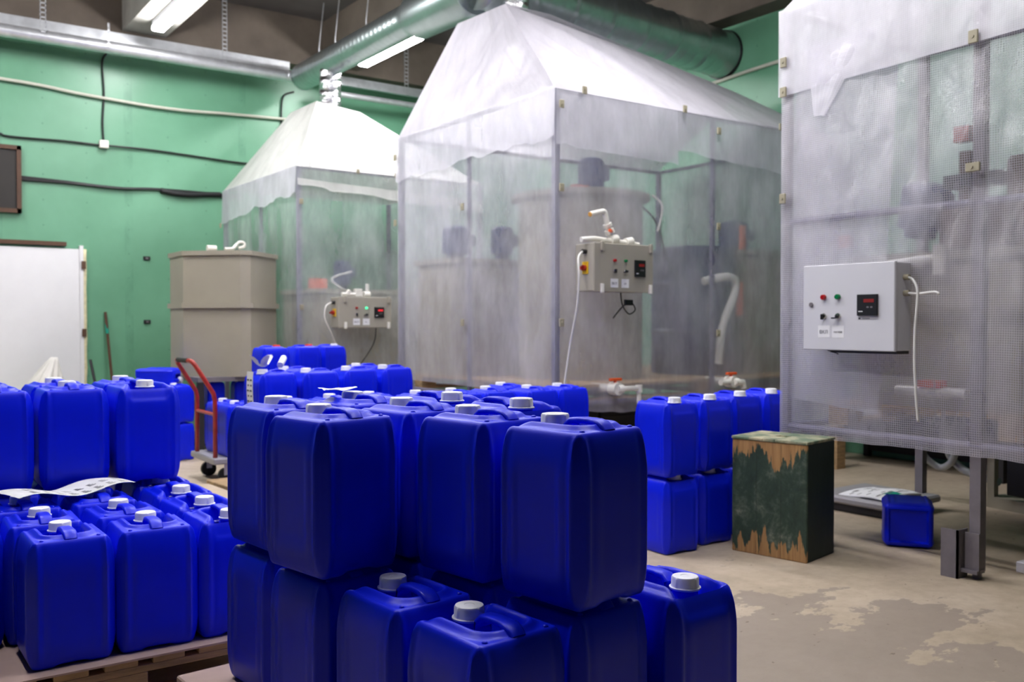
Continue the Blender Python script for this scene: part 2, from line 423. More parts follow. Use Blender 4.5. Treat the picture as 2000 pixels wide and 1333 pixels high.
def make_cap(kind):
    m = MB(); n = 72; prof = [(.0355, .3545), (.0365, .3565), (.0365, .3590), (.033, .3605), (.0318, .362), (.0312, .380), (.0296, .3835), (.024, .3845), (.011, .3842), (.010, .3832), (.0, .3832)]
    o = []; fs = []
    for i, (r, z) in enumerate(prof):
        for k in range(n):
            a = 2*math.pi*k/n; rr = r
            if i in (4, 5): rr += .0006*(k % 2) + (.0012 if k % 18 < 2 else 0)
            o.append((rr*math.cos(a), .056+rr*math.sin(a), z+.0115))
    for i in range(len(prof)-1):
        for k in range(n): fs.append((i*n+k, i*n+(k+1) % n, (i+1)*n+(k+1) % n, (i+1)*n+k))
    fs.append(tuple(range(n-1, -1, -1))); m.add(o, fs); return m
def make_handle():
    m = MB(); path = [(.018, .322, .022, .012), (.013, .345, .021, .012), (.008, .366, .0195, .011), (-.002, .378, .0185, .0075), (-.030, .3805, .0185, .007), (-.058, .3805, .0185, .007),
                      (-.068, .3802, .0185, .0070), (-.071, .3812, .0200, .0068), (-.086, .3802, .0200, .0068), (-.095, .3758, .0195, .007), (-.102, .368, .019, .007)]
    o = []; fs = []; K = 12
    for i, (y, z, w, t) in enumerate(path):
        a = path[max(i-1, 0)]; b = path[min(i+1, len(path)-1)]; ty, tz = b[0]-a[0], b[1]-a[1]; l = math.hypot(ty, tz); ty /= l; tz /= l
        ny, nz = tz, -ty
        if nz < 0: ny, nz = -ny, -nz
        if i < 2: ny, nz = -abs(tz), abs(ty) if False else 0.05
        for k in range(K):
            an = 2*math.pi*k/K; cx = math.copysign(abs(math.cos(an))**.5, math.cos(an)); cz = math.copysign(abs(math.sin(an))**.5, math.sin(an))
            o.append((w*cx, y+ny*t*cz, z+nz*t*cz+.006*sst(-.1, -.06, y)))
    for i in range(len(path)-1):
        for k in range(K): fs.append((i*K+k, i*K+(k+1) % K, (i+1)*K+(k+1) % K, (i+1)*K+k))
    fs.append(tuple(range(K-1, -1, -1))); fs.append(tuple(range((len(path)-1)*K, len(path)*K))); m.add(o, fs); return m
me_body = me_cap = me_handle = me_tag = None
proto = empty('jerrycan', (0, 0, 0))
o1 = make_can_body('body').obj('body', M['blue'], proto, auto=50)
o2 = make_cap('w').obj('screw_cap', M['white_cap'], proto, auto=40)
o3 = make_handle().obj('handle', M['blue'], proto, auto=60)
mt = MB(); mt.box((-.012, -.070, .3345), (.014, -.046, .338)); mt.box((-.010, -.0745, .3345), (.012, -.0715, .350)); o4 = mt.obj('paper_tag', M['paper'], proto); o4['label'] = 'small white paper tag tucked under the handle'
red_cap_mesh = o2.data.copy(); red_cap_mesh.materials.clear(); red_cap_mesh.materials.append(M['red_cap'])
first = [True]
def can(x, y, z, yaw, label, group, s=1.0, red=False, tagp=True, rot=None):
    if first[0]: r = proto; ch = [o1, o2, o3, o4]; first[0] = False; kids = list(ch)
    else:
        r = proto.copy(); C.objects.link(r); kids = []
        for c in (o1, o2, o3) + ((o4,) if tagp else ()):
            d = c.copy(); C.objects.link(d); d.parent = r; kids.append(d)
    r.location = (x, y, z); r.rotation_euler = rot if rot else (0, 0, R(yaw)); r.scale = (s, s, s)
    if red:
        kids[1].data = red_cap_mesh; kids[1]['label'] = 'red screw cap'
    elif 'label' in kids[1]: del kids[1]['label']
    tag(r, label, 'jerrycan', group)
    return r
G = 'blue jerrycans'
# ---- front pallet stack
ZA = .172
FA = 'jerrycans stacked on the front pallet'
rows = ['first', 'second', 'third', 'fourth']
A_low = {(0, 0): (1.059, 1.577, 4), (0, 1): (1.037, 1.868, 5), (0, 2): (.990, 2.150, 7), (0, 3): (.982, 2.455, 6),
         (1, 0): (1.316, 1.607, 6), (1, 1): (1.290, 1.895, 6), (1, 2): (1.262, 2.19, 6), (1, 3): (1.235, 2.48, 6),
         (2, 0): (1.583, 1.585, 183), (2, 1): (1.556, 1.885, 185), (2, 2): (1.530, 2.175, 185), (2, 3): (1.49, 2.46, 185)}
Ll = {(0, 0): 'bottom-layer blue jerrycan at the very front of the front stack, cap and handle in view',
      (0, 1): 'second bottom-layer blue jerrycan with cap in view, behind the very front one',
      (0, 2): 'bottom-layer blue jerrycan third from the front along the outer side of the front stack',
      (0, 3): 'bottom-layer blue jerrycan at the back outer corner of the front stack',
      (1, 0): 'bottom-layer blue jerrycan squeezed under the tall corner can of the front stack',
      (1, 1): 'bottom-layer blue jerrycan under the second can behind the corner can',
      (1, 2): 'hidden bottom-layer blue jerrycan third in the middle line of the front stack',
      (1, 3): 'hidden bottom-layer blue jerrycan last in the middle line of the front stack',
      (2, 0): 'blue jerrycan with cap turned outward, beside the bare concrete floor in front stack',
      (2, 1): 'bottom-layer blue jerrycan behind the outward-capped one beside the floor',
      (2, 2): 'bottom-layer blue jerrycan under the first can with its neck showing',
      (2, 3): 'bottom-layer blue jerrycan under the last can with reversed cap'}
for k, (x, y, w) in A_low.items(): can(x, y, ZA, w, Ll[k], FA)
ZU = ZA+CH
A_up = [(1.308, 1.600, 8, 'tall front-corner blue jerrycan on the upper layer of the front stack'),
        (1.264, 1.893, 9, 'upper-layer blue jerrycan just behind the front-corner one, same line'),
        (1.243, 2.196, 8, 'upper-layer blue jerrycan third in the line behind the front-corner one'),
        (1.232, 2.482, 5, 'upper-layer blue jerrycan with torn white paper laid over its cap'),
        (.976, 2.136, 10, 'upper-layer blue jerrycan rising behind the two uncovered cans of the front stack'),
        (.984, 2.452, 6, 'upper-layer blue jerrycan at the outer back corner of the front stack'),
        (1.487, 2.105, 186, 'upper-layer blue jerrycan with full capped neck in sight behind the corner can'),
        (1.452, 2.405, 186, 'upper-layer blue jerrycan behind the one whose capped neck is in sight')]
for x, y, w, l in A_up: can(x, y, ZU, w, l, FA)
# ---- pallet stack beside the door side
ZL = .150
FL = 'jerrycans on the long pallet with the label sheet'
cx = [.532, .782, 1.022]; cy = [3.085, 3.358, 3.632, 3.925, 4.20]
nm = {(0, 0): 'blue jerrycan at the outer front corner of the long pallet, single layer',
      (1, 0): 'blue jerrycan in the middle of the front row on the long pallet',
      (2, 0): 'front-row blue jerrycan of the long pallet touching the tall front stack',
      (0, 1): 'second-row blue jerrycan of the long pallet, behind its outer corner can',
      (1, 1): 'second-row blue jerrycan in the middle of the long pallet, cap beside handle',
      (2, 1): 'second-row blue jerrycan with reversed cap on the long pallet',
      (0, 2): 'blue jerrycan on the long pallet whose cap holds down the label sheet',
      (1, 2): 'third-row blue jerrycan partly under the free end of the label sheet',
      (2, 2): 'third-row reversed blue jerrycan right below the upper can with turned cap',
      (0, 4): 'last-row bottom blue jerrycan at the outer side of the long pallet', (1, 4): 'last-row bottom blue jerrycan in the middle of the long pallet', (2, 4): 'last-row bottom blue jerrycan at the trolley side of the long pallet',
      (0, 3): 'fourth-row bottom blue jerrycan under the outer upper can of the long pallet',
      (1, 3): 'fourth-row bottom blue jerrycan under the middle upper can of the long pallet',
      (2, 3): 'fourth-row bottom blue jerrycan under the upper can whose cap faces the room'}
for i in range(3):
    for j in range(5):
        can(cx[i]-.018*j*(i < 2), cy[j], ZL, 180+random.uniform(-2, 2) if i == 2 else random.uniform(-2, 2), nm[(i, j)], FL)
for x, w, l in ((.435, 2, 'upper blue jerrycan on the long pallet cut by the picture edge'),
                (.700, -1, 'middle upper blue jerrycan of three behind the label sheet'),
                (.962, 182, 'upper blue jerrycan with white cap turned to the room behind the sheet')):
    can(x, 3.915, ZL+CH, w, l, FL)
for x, l in ((.435, 'outer'), (.700, 'middle'), (.962, 'trolley-side')): can(x, 4.19, ZL+CH, 2, 'upper blue jerrycan at the very back of the long pallet, %s one' % l, FL)
can(.27, 3.36, ZL, 1, 'blue jerrycan standing at the outer edge of the long pallet, second row', FL)
can(.25, 3.65, ZL, 1, 'blue jerrycan standing at the outer edge of the long pallet, third row', FL)
can(.20, 3.93, ZL, 1, 'blue jerrycan at the outer edge of the long pallet, fourth row', FL)
# ---- row by the middle enclosure (two high on the floor)
FD = 'jerrycans two high before the middle enclosure'
xs = [1.84, 2.09, 2.34, 2.60, 2.85, 3.11, 3.375, 3.635]
wd = ['first', 'second', 'third', 'fourth', 'fifth', 'sixth', 'seventh', 'last']
for i, x in enumerate(xs):
    y = 4.55+.03*((i*37) % 3-1)
    for k in (0, 1):
        if k == 0 and i < 4: pass
        can(x, y, k*CH, random.uniform(-3, 3), '%s blue jerrycan of the %s row before the middle enclosure, counted from the trolley side' % (wd[i], 'upper' if k else 'lower'), FD)
for k in (0, 1): can(3.40, 4.835, k*CH, 2, '%s blue jerrycan tucked against the middle enclosure behind its row' % ('upper' if k else 'lower'), FD)
# ---- short wide row behind
FB = 'jerrycans with their broad side out behind the front stack'
bx_ = [2.15, 2.44, 2.77, 3.07]; by_ = [5.60, 5.61, 5.72, 5.77]
bl = ['blue jerrycan with hanging label strip and crumpled paper on top', 'blue jerrycan next to the one with the label strip',
      'third blue jerrycan along from the label strip one', 'end blue jerrycan of the row beside the middle enclosure']
for i in range(4):
    for k in (0, 1):
        can(bx_[i], by_[i], .09+k*CH, 96+random.uniform(-3, 3), (bl[i] if k else 'lower-layer can under the ' + bl[i].replace(' and crumpled paper on top', '')), FB)
for k in (0, 1): can(3.02, 6.08, .09+k*CH, 96, 'blue jerrycan %s behind the end can of the label strip row' % ('on top' if k else 'at the bottom'), FB)
for k in (0,1): can(2.42, 5.93, .09+k*CH, 96, 'blue jerrycan %s in the second line of the label strip row' % ('on top' if k else 'at the bottom'), FB)
# ---- small cans with red caps, three high
FS = 'small jerrycans with red and white caps'
S = .83
for i, x in enumerate((2.42, 2.70, 2.94)):
    for k in range(3):
        nmx = ('small blue jerrycan with red cap beside the beige tank', 'small blue jerrycan with red cap in the middle of three', 'small blue jerrycan with white cap at the end of three')[i]
        can(x+.10, 6.56+.07*i, .03+k*CH*S, -84, nmx if k == 2 else nmx.replace('small blue', '%s-level small blue' % ('ground', 'mid')[k]), FS, s=S, red=(i < 2), tagp=False)
# ---- two high before the wooden crate
FE = 'jerrycans two high beside the wooden crate'
for i, (x, y) in enumerate(((3.415, 3.425), (3.715, 3.465), (4.03, 3.53), (4.33, 3.56))):
    for k in (0, 1):
        can(x, y, k*CH, 180+random.uniform(-2, 2)-2, '%s blue jerrycan of the %s layer in the row running behind the crate' % (wd[i] if i < 3 else 'last', 'upper' if k else 'lower'), FE)
# ---- small stack by the beige tank
FT = 'small jerrycans stacked before the beige tank'
for k in range(2):
    can(2.28, 8.07, k*CH*.83, 24, ('bottom', 'upper')[k]+' small blue jerrycan of the two stacked before the beige tank', FT, s=.83, tagp=False)
    can(2.13, 8.45, k*CH*.72, 24, ('bottom', 'upper')[k]+' small blue jerrycan under the one lying flat near the tank', FT, s=.72, tagp=False)
can(2.07, 8.44, 2*CH*.72+.108, 0, 'blue jerrycan with a white base lying flat on the pile before the tank', FT, s=.88, tagp=False, rot=(0, R(90), R(-38)))
# ---- fallen can
can(4.42, 2.70, .114, 0, 'single blue jerrycan lying on its side on the floor under the mesh enclosure', 'jerrycan lying on the floor', rot=(0, R(90), R(34)), s=.95)

# ------------------------------------------------------------------ papers on the cans
def sheet_mesh(fn, nu, nv):
    m = MB(); vs = []; fs = []
    for j in range(nv+1):
        for i in range(nu+1): vs.append(fn(i/nu, j/nv))
    for j in range(nv):
        for i in range(nu): a = j*(nu+1)+i; fs.append((a, a+1, a+nu+2, a+nu+1))
    m.add(vs, fs); return m
def lab_sheet(u, v):
    p0 = Vector((.47, 3.52, .553)); ex = Vector((.40, .10, 0)); ey = Vector((-.09, .14, 0))
    p = p0+ex*u+ey*v; p.z += .013*math.sin(u*8.5+.4)+.010*math.sin(v*3)+.006
    return p
ls = sheet_mesh(lab_sheet, 36, 10).obj('label_sheet', M['paper'], smooth=True)
tag(ls, 'long curling white sheet of printed labels lying over two caps on the long pallet', 'paper sheet')
mm = MB()
for r_ in range(2):
    for k in range(8):
        for q in range(3):
            u0 = .13+k*.108; v0 = .07+r_*.22+q*.045
            vs = [lab_sheet(u0, v0), lab_sheet(u0+.06-.012*q, v0), lab_sheet(u0+.06-.012*q, v0+.018), lab_sheet(u0, v0+.018)]
            mm.add([(p.x, p.y, p.z+.0012) for p in vs], [(0, 1, 2, 3)])
mm.obj('printed_text', M['ink'], ls)
def torn(name, x, y, z, sx, sy, seed, lab):
    def fn(u, v):
        return Vector((x+(u-.5)*sx+.002*noise.noise(Vector((u*3, v*3, seed))), y+(v-.5)*sy, z+.006*noise.noise(Vector((u*2.5, v*2.5, seed+5)))+.006*abs(u-.5)))
    return tag(sheet_mesh(fn, 12, 8).obj(name, M['paper'], smooth=True), lab, 'paper scrap')
torn('paper_scrap', 1.175, 2.53, .961, .10, .06, 1, 'torn white paper lying over a cap at the back of the front stack')
def crum(u, v):
    a = u*6.28; r = .05*(1+.5*math.sin(a*3))*v
    return Vector((2.10+r*math.cos(a)*1.1, 5.60+r*math.sin(a), .885+.075*abs(math.sin(a*1.5+.6))*v*v))
tag(sheet_mesh(crum, 24, 6).obj('crumpled_paper', M['paper'], smooth=True), 'crumpled white paper on top of the can with the label strip', 'paper scrap')
tube_roll = tube('rolled_paper', [(2.205, 5.58, .895), (2.26, 5.66, .935)], .02, M['paper'], n=14)
tag(tube_roll, 'rolled white paper leaning beside the crumpled sheet', 'paper scrap')
def strip(u, v): return Vector((2.003-.004*math.sin(v*6), 5.50+.105*u, .862-.36*v+.0))
sp_ = sheet_mesh(strip, 4, 14).obj('label_strip', M['paper'], smooth=True); tag(sp_, 'long white printed label strip hanging down the side of a jerrycan', 'label strip')
mm = MB()
for k in range(9):
    for q in (0, 1):
        a = strip(.15+.45*q, .12+k*.09); mm.box((a.x-.0025, a.y, a.z-.014), (a.x-.0012, a.y+.03-.01*(k % 2), a.z-.004))
mm.obj('printed_text', M['ink'], sp_)

# ------------------------------------------------------------------ pallets
def pallet(x, y, rz, label, L_=1.2, W_=.8, h=.144, board=None, group='wooden pallets'):
    r = empty('pallet', (x, y, 0), rz, label, 'pallet', group)   # W along x, L along y
    for j, yy in enumerate((0, L_/2-.07, L_-.145)):
        for i, xx in enumerate((0, W_/2-.05, W_-.1)):
            box('block', (xx, yy, .022), (xx+.1, yy+.145, .1), M['wood'], r, .002)
    for xx in (0, W_/2-.05, W_-.1): box('bottom_board', (xx, 0, 0), (xx+.1, L_, .022), M['wood'], r, .002)
    for yy in (0, L_/2-.07, L_-.145): box('stringer_board', (0, yy, .1), (W_, yy+.12, .122), M['wood'], r, .002)
    n = 5; 
    for k in range(n):
        xx = (W_-.13)*k/(n-1); box('deck_board', (xx, 0, .122), (xx+.13, L_, .144), M['wood'], r, .002)
    return r
def pallet_x(x, y, rz, label, L_=1.2):
    # boards running across, their ends facing the viewer: rows of board ends over a stringer
    r = empty('pallet', (x, y, 0), rz, label, 'pallet', 'wooden pallets'); W_ = 1.2
    for xx in (0, .53, 1.055):
        for yy in (0, L_/2-.07, L_-.145): box('block', (xx, yy, .022), (xx+.145, yy+.145, .1), M['wood'], r, .002)
    for yy in (0, L_/2-.07, L_-.145): box('bottom_board', (0, yy, 0), (W_, yy+.1, .022), M['wood'], r, .002)
    for yy in (0, L_/2-.05, L_-.1): box('stringer_board', (0, yy, .1), (W_, yy+.1, .122), M['wood'], r, .002)
    for k in range(9):
        xx = (W_-.095)*k/8; box('deck_board', (xx, 0, .122), (xx+.095, L_, .144), M['wood'], r, .002)
    return r
pallet_x(.06, 2.93, 0, 'wooden pallet under the single layer of cans and the label sheet', 1.42)
tag(box('liner_board', (.065, 2.915, .144), (1.20, 4.34, .150), M['pinkboard']), 'thin brown board between the long pallet and its cans', 'board')
pallet_x(.80, 1.415, R(4), 'wooden pallet carrying the tall front stack of cans')
bd = box('liner_board', (0, 0, 0), (1.02, 1.26, .024), M['pinkboard'], None, .004); bd.location = (.83, 1.40, .146); bd.rotation_euler = (0, 0, R(4))
tag(bd, 'thick brown cardboard between the front pallet and its cans', 'board')
p3 = box('base_board', (0, 0, 0), (1.42, .95, .09), M['wood'], None, .004); p3.location = (2.07, 5.42, 0); p3.rotation_euler = (0, 0, R(5)); tag(p3, 'low wooden base under the cans with the label strip', 'board')
tag(box('base_board', (2.3, 6.38, 0), (3.25, 6.9, .03), M['cardboard']), 'cardboard under the small red-capped cans', 'board')

# ------------------------------------------------------------------ cardboard on the floor
cb_ = empty('cardboard_stack', (1.86, 5.90, 0), R(3), 'flattened cardboard boxes lying on the floor by the trolley', 'cardboard')
for k in range(4): box('cardboard_sheet', (-.06+.006*k, -.95+.01*k, .022*k), (.10+.006*k, .33, .022*k+.02), M['cardboard'], cb_)

# ------------------------------------------------------------------ trolley
tr = empty('platform_trolley', (2.15, 7.12, 0), R(0), 'platform trolley with red tubular handle and grey deck', 'trolley')
box('deck', (-.03, -.50, .145), (.78, .05, .19), M['scale'], tr, .008)
hm = MB()
ya, yb = -.44, -.02
zt = .92
def hp(y): return [(.0, y, .19), (.0, y, .58), (-.005, y, .64), (-.03, y, .69)]
left = [(0, yb, .19), (0, yb, .60), (-.01, yb, .65), (-.14, yb, .86), (-.153, yb-.02, .882), (-.158, yb-.06, .888)]
right = [(-.158, ya+.06, .888), (-.153, ya+.02, .882), (-.14, ya, .86), (-.01, ya, .65), (0, ya, .60), (0, ya, .19)]
hm.tube(left+right, .0165, 12); hm.obj('handle', M['redpaint'], tr, smooth=True)
tube('cross_bar', [(0, ya, .50), (0, yb, .50)], .013, M['redpaint'], tr)
tube('grip', [(-.158, ya+.10, .888), (-.158, yb-.07, .888)], .0185, M['rubber'], tr)
for xx in (.08, .66):
    for yy in (-.43, -.03):
        w = MB(); w.tube([(xx, yy-.018, .055), (xx, yy+.018, .055)], .055, 20); wo = w.obj('wheel', M['rubber'], tr, auto=40)
        box('caster_fork', (xx-.02, yy-.025, .06), (xx+.02, yy-.021, .145), M['galv'], wo)
for i, (x, y) in enumerate(((2.33, 6.99), (2.58, 6.98), (2.33, 6.73), (2.58, 6.72))):
    can(x, y, .19, 2, 'blue jerrycan standing on the trolley deck, ' + ('nearest the red handle, wall side', 'second from the handle, wall side', 'nearest the red handle, front side', 'second from the handle, front side')[i], 'jerrycans on the trolley', tagp=False)

# ------------------------------------------------------------------ beige octagonal tank on a rack
def octa(cx, cy, dx, dy, ch):
    return [(cx-dx+ch, cy-dy), (cx+dx-ch, cy-dy), (cx+dx, cy-dy+ch), (cx+dx, cy+dy-ch), (cx+dx-ch, cy+dy), (cx-dx+ch, cy+dy), (cx-dx, cy+dy-ch), (cx-dx, cy-dy+ch)]
tk = empty('octagonal_tank', (2.842, 8.56, .69), 0, 'beige eight-sided plastic tank with two collars standing beside the white enclosure', 'tank')
m = MB(); m.prism(octa(0, 0, .425, .58, .38), 0, 1.06); m.obj('tank_wall', M['beige'], tk)
m = MB(); m.prism(octa(0, 0, .445, .61, .388), .60, .645); m.obj('middle_collar', M['beige'], tk)
m = MB(); m.prism(octa(0, 0, .44, .60, .386), 1.06, 1.10); m.obj('top_collar', M['beige'], tk)
# rack below
rk = empty('steel_rack', (2.86, 8.56, 0), 0, 'dark steel rack under the beige tank with cans on its shelves', 'rack')
for sx in (-1, 1):
    for sy in (-1, 1): box('leg', (sx*.39-.025, sy*.50-.025, 0), (sx*.39+.025, sy*.50+.025, .65), M['steel_d'], rk)
box('top_frame', (-.42, -.53, .65), (.42, .53, .69), M['steel'], rk)
for z in (.10, .40): box('shelf', (-.41, -.51, z), (.41, .51, z+.02), M['steel_d'], rk)
for i in range(3):
    can(2.64+.24*i, 8.22, .12, 90, 'small blue jerrycan on the lower rack shelf, ' + ('first', 'second', 'third')[i] + ' from the trolley', 'small jerrycans in the rack', s=.62, tagp=False)
    can(2.64+.24*i, 8.22, .42, 90, 'small blue jerrycan on the upper rack shelf, ' + ('first', 'second', 'third')[i] + ' from the trolley', 'small jerrycans in the rack', s=.58, tagp=False)
def fitting(name, pts, r, x, y, z, lab, rz=0, bulb=None):
    m = MB(); m.tube(pts, r, 12)
    for b in (bulb or []): m.tube([b[0], b[1]], b[2], 14)
    o = m.obj(name, M['pvc'], None, auto=50); o.location = (x, y, z); o.rotation_euler = (0, 0, rz); tag(o, lab, 'pipe fitting'); return o
fitting('pipe_fitting', [(-.06, 0, .028), (.02, 0, .028)], .026, 2.66, 8.27, 1.79, 'short white pipe piece lying on the beige tank lid')
fitting('pipe_fitting', smoothpath([(-.04, 0, .02), (.03, 0, .025), (.07, .02, .06), (.10, .02, .085), (.14, .02, .08), (.14, .02, .05), (.09, .02, .035)]), .014, 2.76, 8.16, 1.79, 'curled white hose and valve on the beige tank lid')

# ------------------------------------------------------------------ enclosures
def sheet(name, P, nu, nv, amp, mat, parent, seed=0, freq=2.2, drape=0.0, scallop=0):
    P00, P10, P11, P01 = [Vector(p) for p in P]
    nrm = (P10-P00).cross(P01-P00).normalized(); lu = (P10-P00).length; lv = (P01-P00).length
    m = MB(); vs = []; fs = []; uv = []
    for j in range(nv+1):
        v = j/nv
        for i in range(nu+1):
            u = i/nu; p = P00*(1-u)*(1-v)+P10*u*(1-v)+P11*u*v+P01*(1-u)*v
            e = min(1, 6*min(u, 1-u))*min(1, 5*min(v, 1-v)+drape)
            q = p*freq; w = noise.noise(Vector((q.x+q.y, (q.z)*.6+.35*(q.x+q.y), seed)))+.45*noise.noise(Vector(((q.x+q.y)*2.7, q.z*1.3, seed+9)))+.22*noise.noise(Vector(((q.x+q.y)*6.5, q.z*2.2+q.x*2, seed+3)))
            p = p+nrm*amp*w*e
            if scallop and v < .5: p.z += scallop*(noise.noise(Vector((u*7, seed, 0)))+.4*noise.noise(Vector((u*21, seed, 1))))*(1-v*2)
            vs.append(p); uv.append((u*lu, v*lv))
    for j in range(nv):
        for i in range(nu): a = j*(nu+1)+i; fs.append((a, a+1, a+nu+2, a+nu+1))
    m.add(vs, fs); m.uv = uv
    return m.obj(name, mat, parent, smooth=True)
def tri_sheet(name, A, B, D, n, amp, mat, parent, seed=0):
    A, B, D = Vector(A), Vector(B), Vector(D); return sheet(name, (A, B, D+(B-A)*.001, D), n, n, amp, mat, parent, seed)
def post(x, y, z0, z1, parent, w=.04, name='post', mat='post'): return box(name, (x-w/2, y-w/2, z0), (x+w/2, y+w/2, z1), M[mat], parent)
def rail(p, q, parent, r=.018): return tube('rail', [p, q], r, M['post'], parent, 8)
def clip(x, y, z, parent, ax='x', s=1):
    m = MB()
    if ax == 'x': m.box((x-.012, y-.02*s, z-.027*s), (x, y+.02*s, z+.027*s), .003); m.tube([(x-.012, y, z), (x-.017, y, z)], .007, 8)
    else: m.box((x-.02*s, y-.012, z-.027*s), (x+.02*s, y, z+.027*s), .003); m.tube([(x, y-.012, z), (x, y-.017, z)], .007, 8)
    return m.obj('clip', M['clip'], parent)

# --- middle enclosure
tm = empty('plastic_enclosure', (0, 0, 0), 0, 'large tent of clear mesh film with white hip roof, foil chimney and beige control box', 'enclosure')
X0, X1, Y0, Y1, ZB, ZE = 3.93, 7.0, 5.0, 7.15, .56, 2.74
for (x, y) in ((X0, Y0), (X1, Y0), (X0, Y1), (X1, Y1)): post(x, y, 0.0, ZE, tm)
post(5.47, Y0, 0.0, ZE, tm, .03); post(X0, 6.075, 0.0, ZE, tm, .025)
for z in (ZE, .60):
    rail((X0, Y0, z), (X1, Y0, z), tm); rail((X0, Y0, z), (X0, Y1, z), tm); rail((X1, Y0, z), (X1, Y1, z), tm); rail((X0, Y1, z), (X1, Y1, z), tm)
sheet('side_sheet', ((X0-.03, Y0-.03, ZB-.03), (X1+.02, Y0-.03, ZB-.03), (X1+.02, Y0-.03, ZE), (X0-.03, Y0-.03, ZE)), 90, 60, .035, M['film_M'], tm, 1, scallop=.03)
sheet('side_sheet', ((X0-.03, Y1+.02, ZB+.12), (X0-.03, Y0-.03, ZB+.10), (X0-.03, Y0-.03, ZE), (X0-.03, Y1+.02, ZE)), 70, 60, .03, M['film_M'], tm, 4)
sheet('side_sheet', ((X1+.03, Y0, ZB), (X1+.03, Y1, ZB), (X1+.03, Y1, ZE), (X1+.03, Y0, ZE)), 30, 30, .02, M['film_M'], tm, 6)
sheet('side_sheet', ((X1, Y1+.03, ZB), (X0, Y1+.03, ZB), (X0, Y1+.03, ZE), (X1, Y1+.03, ZE)), 30, 30, .02, M['film_M'], tm, 7)
# flaps hanging from the eave
sheet('eave_flap', ((X0-.045, Y1+.03, 2.38), (X0-.055, Y0-.05, 2.42), (X0-.04, Y0-.04, ZE+.01), (X0-.04, Y1+.03, ZE+.01)), 60, 16, .02, M['film_Mflap'], tm, 11, drape=.5, scallop=.05)
sheet('eave_flap', ((X0-.04, Y0-.055, 2.36), (5.045, Y0-.055, 2.33), (5.045, Y0-.045, ZE-.01), (X0-.03, Y0-.045, ZE-.01)), 50, 16, .018, M['film_Mflap'], tm, 12, drape=.5, scallop=.02)
sheet('eave_flap', ((5.045, Y0-.045, 2.44), (X1, Y0-.045, 2.34), (X1, Y0-.04, ZE-.01), (5.045, Y0-.04, ZE-.01)), 50, 16, .02, M['film_Mflap'], tm, 13, drape=.5, scallop=.02)
AP = (4.30, 5.95, 3.66); AQ = (4.62, 6.15, 3.66); KK = (3.98, 6.07+.35, 3.30)
A0 = (4.17, 5.93, 3.62); A1 = (4.62, 5.95, 3.63); A2 = (4.62, 6.55, 3.62); A3 = (4.09, 6.50, 3.60)
E0 = (X0-.03, Y0-.03, ZE); E1 = (X1, Y0-.03, ZE); E2 = (X1, Y1+.03, ZE); E3 = (X0-.03, Y1+.03, ZE)
RE = (6.9, 6.07, 2.95)
sheet('roof_sheet', (E3, E0, A0, A3), 50, 50, .045, M['film_roof'], tm, 21)
m1 = (5.75, Y0-.03, ZE); RM = (6.0, 6.07, 3.50)
sheet('roof_sheet', (E0, m1, RM, A0), 60, 40, .05, M['film_roof'], tm, 22)
sheet('roof_sheet', (m1, E1, (7.0, 6.07, 3.36), RM), 30, 30, .03, M['film_roof'], tm, 23)
sheet('roof_sheet', (E2, E3, A3, (7.0, 6.07, 3.36)), 40, 20, .03, M['film_roof'], tm, 24)
sheet('roof_sheet', (A0, A1, A2, A3), 6, 6, .01, M['film_roof'], tm, 25)
sheet('roof_sheet', (A1, RM, (7.0, 6.07, 3.36), A2), 20, 6, .01, M['film_roof'], tm, 26)
rail((X0+.05, Y0+.05, ZE-.02), (4.24, 5.96, 3.58), tm, .012); rail((X0+.05, Y1-.05, ZE-.02), (4.24, 6.2, 3.58), tm, .012); rail((4.6, 6.07, 3.6), (6.0, 6.09, 3.42), tm, .012)
ch = MB(); pp = []; 
for k in range(24): pp.append((4.36+.004*math.sin(k), 6.08+.004*math.cos(k*1.7), 3.56+k*.016))
ch.tube(pp, .13, 24, radii=[.112+.007*(k % 2)+.004*random.random() for k in range(24)]); ch.obj('foil_chimney', M['foil'], tm, smooth=True)
for (x, z) in ((X0, 2.63), (X0, 2.07), (X0, 1.16), (5.47, 2.63), (5.47, 1.90), (5.47, 1.08)): clip(x, Y0-.06, z, tm, 'y')
for (x) in (4.13, 5.10, 6.2, 6.6): clip(x, Y0-.06, ZE+.01, tm, 'y', 1.0)
for (y, z) in ((6.075, 2.05), (6.075, 1.16), (7.15, 2.58), (7.15, 2.02)): clip(X0-.06, y, z, tm, 'x')

# --- white enclosure by the back wall
tl = empty('plastic_enclosure', (0, 0, 0), 0, 'smaller tent of pale film with white pyramid roof against the green wall', 'enclosure')
a0, a1, b0, b1, zb, ze = 3.34, 5.3, 8.0, 9.97, .58, 2.57
for (x, y) in ((a0, b0), (a1, b0), (a0, b1), (a1, b1)): post(x, y, 0, ze, tl)
post(a0, 8.93, 0, ze, tl, .025)
for z in (ze, .6):
    rail((a0, b0, z), (a1, b0, z), tl); rail((a0, b0, z), (a0, b1, z), tl)
sheet('side_sheet', ((a0-.03, b0-.03, zb), (a1, b0-.03, zb), (a1, b0-.03, ze), (a0-.03, b0-.03, ze)), 70, 60, .035, M['film_L'], tl, 31)
sheet('side_sheet', ((a0-.03, b1, zb), (a0-.03, b0-.03, zb), (a0-.03, b0-.03, ze), (a0-.03, b1, ze)), 50, 50, .025, M['film_L'], tl, 34)
sheet('side_sheet', ((a1+.02, b0, zb), (a1+.02, b1, zb), (a1+.02, b1, ze), (a1+.02, b0, ze)), 20, 20, .02, M['film_L'], tl, 35)
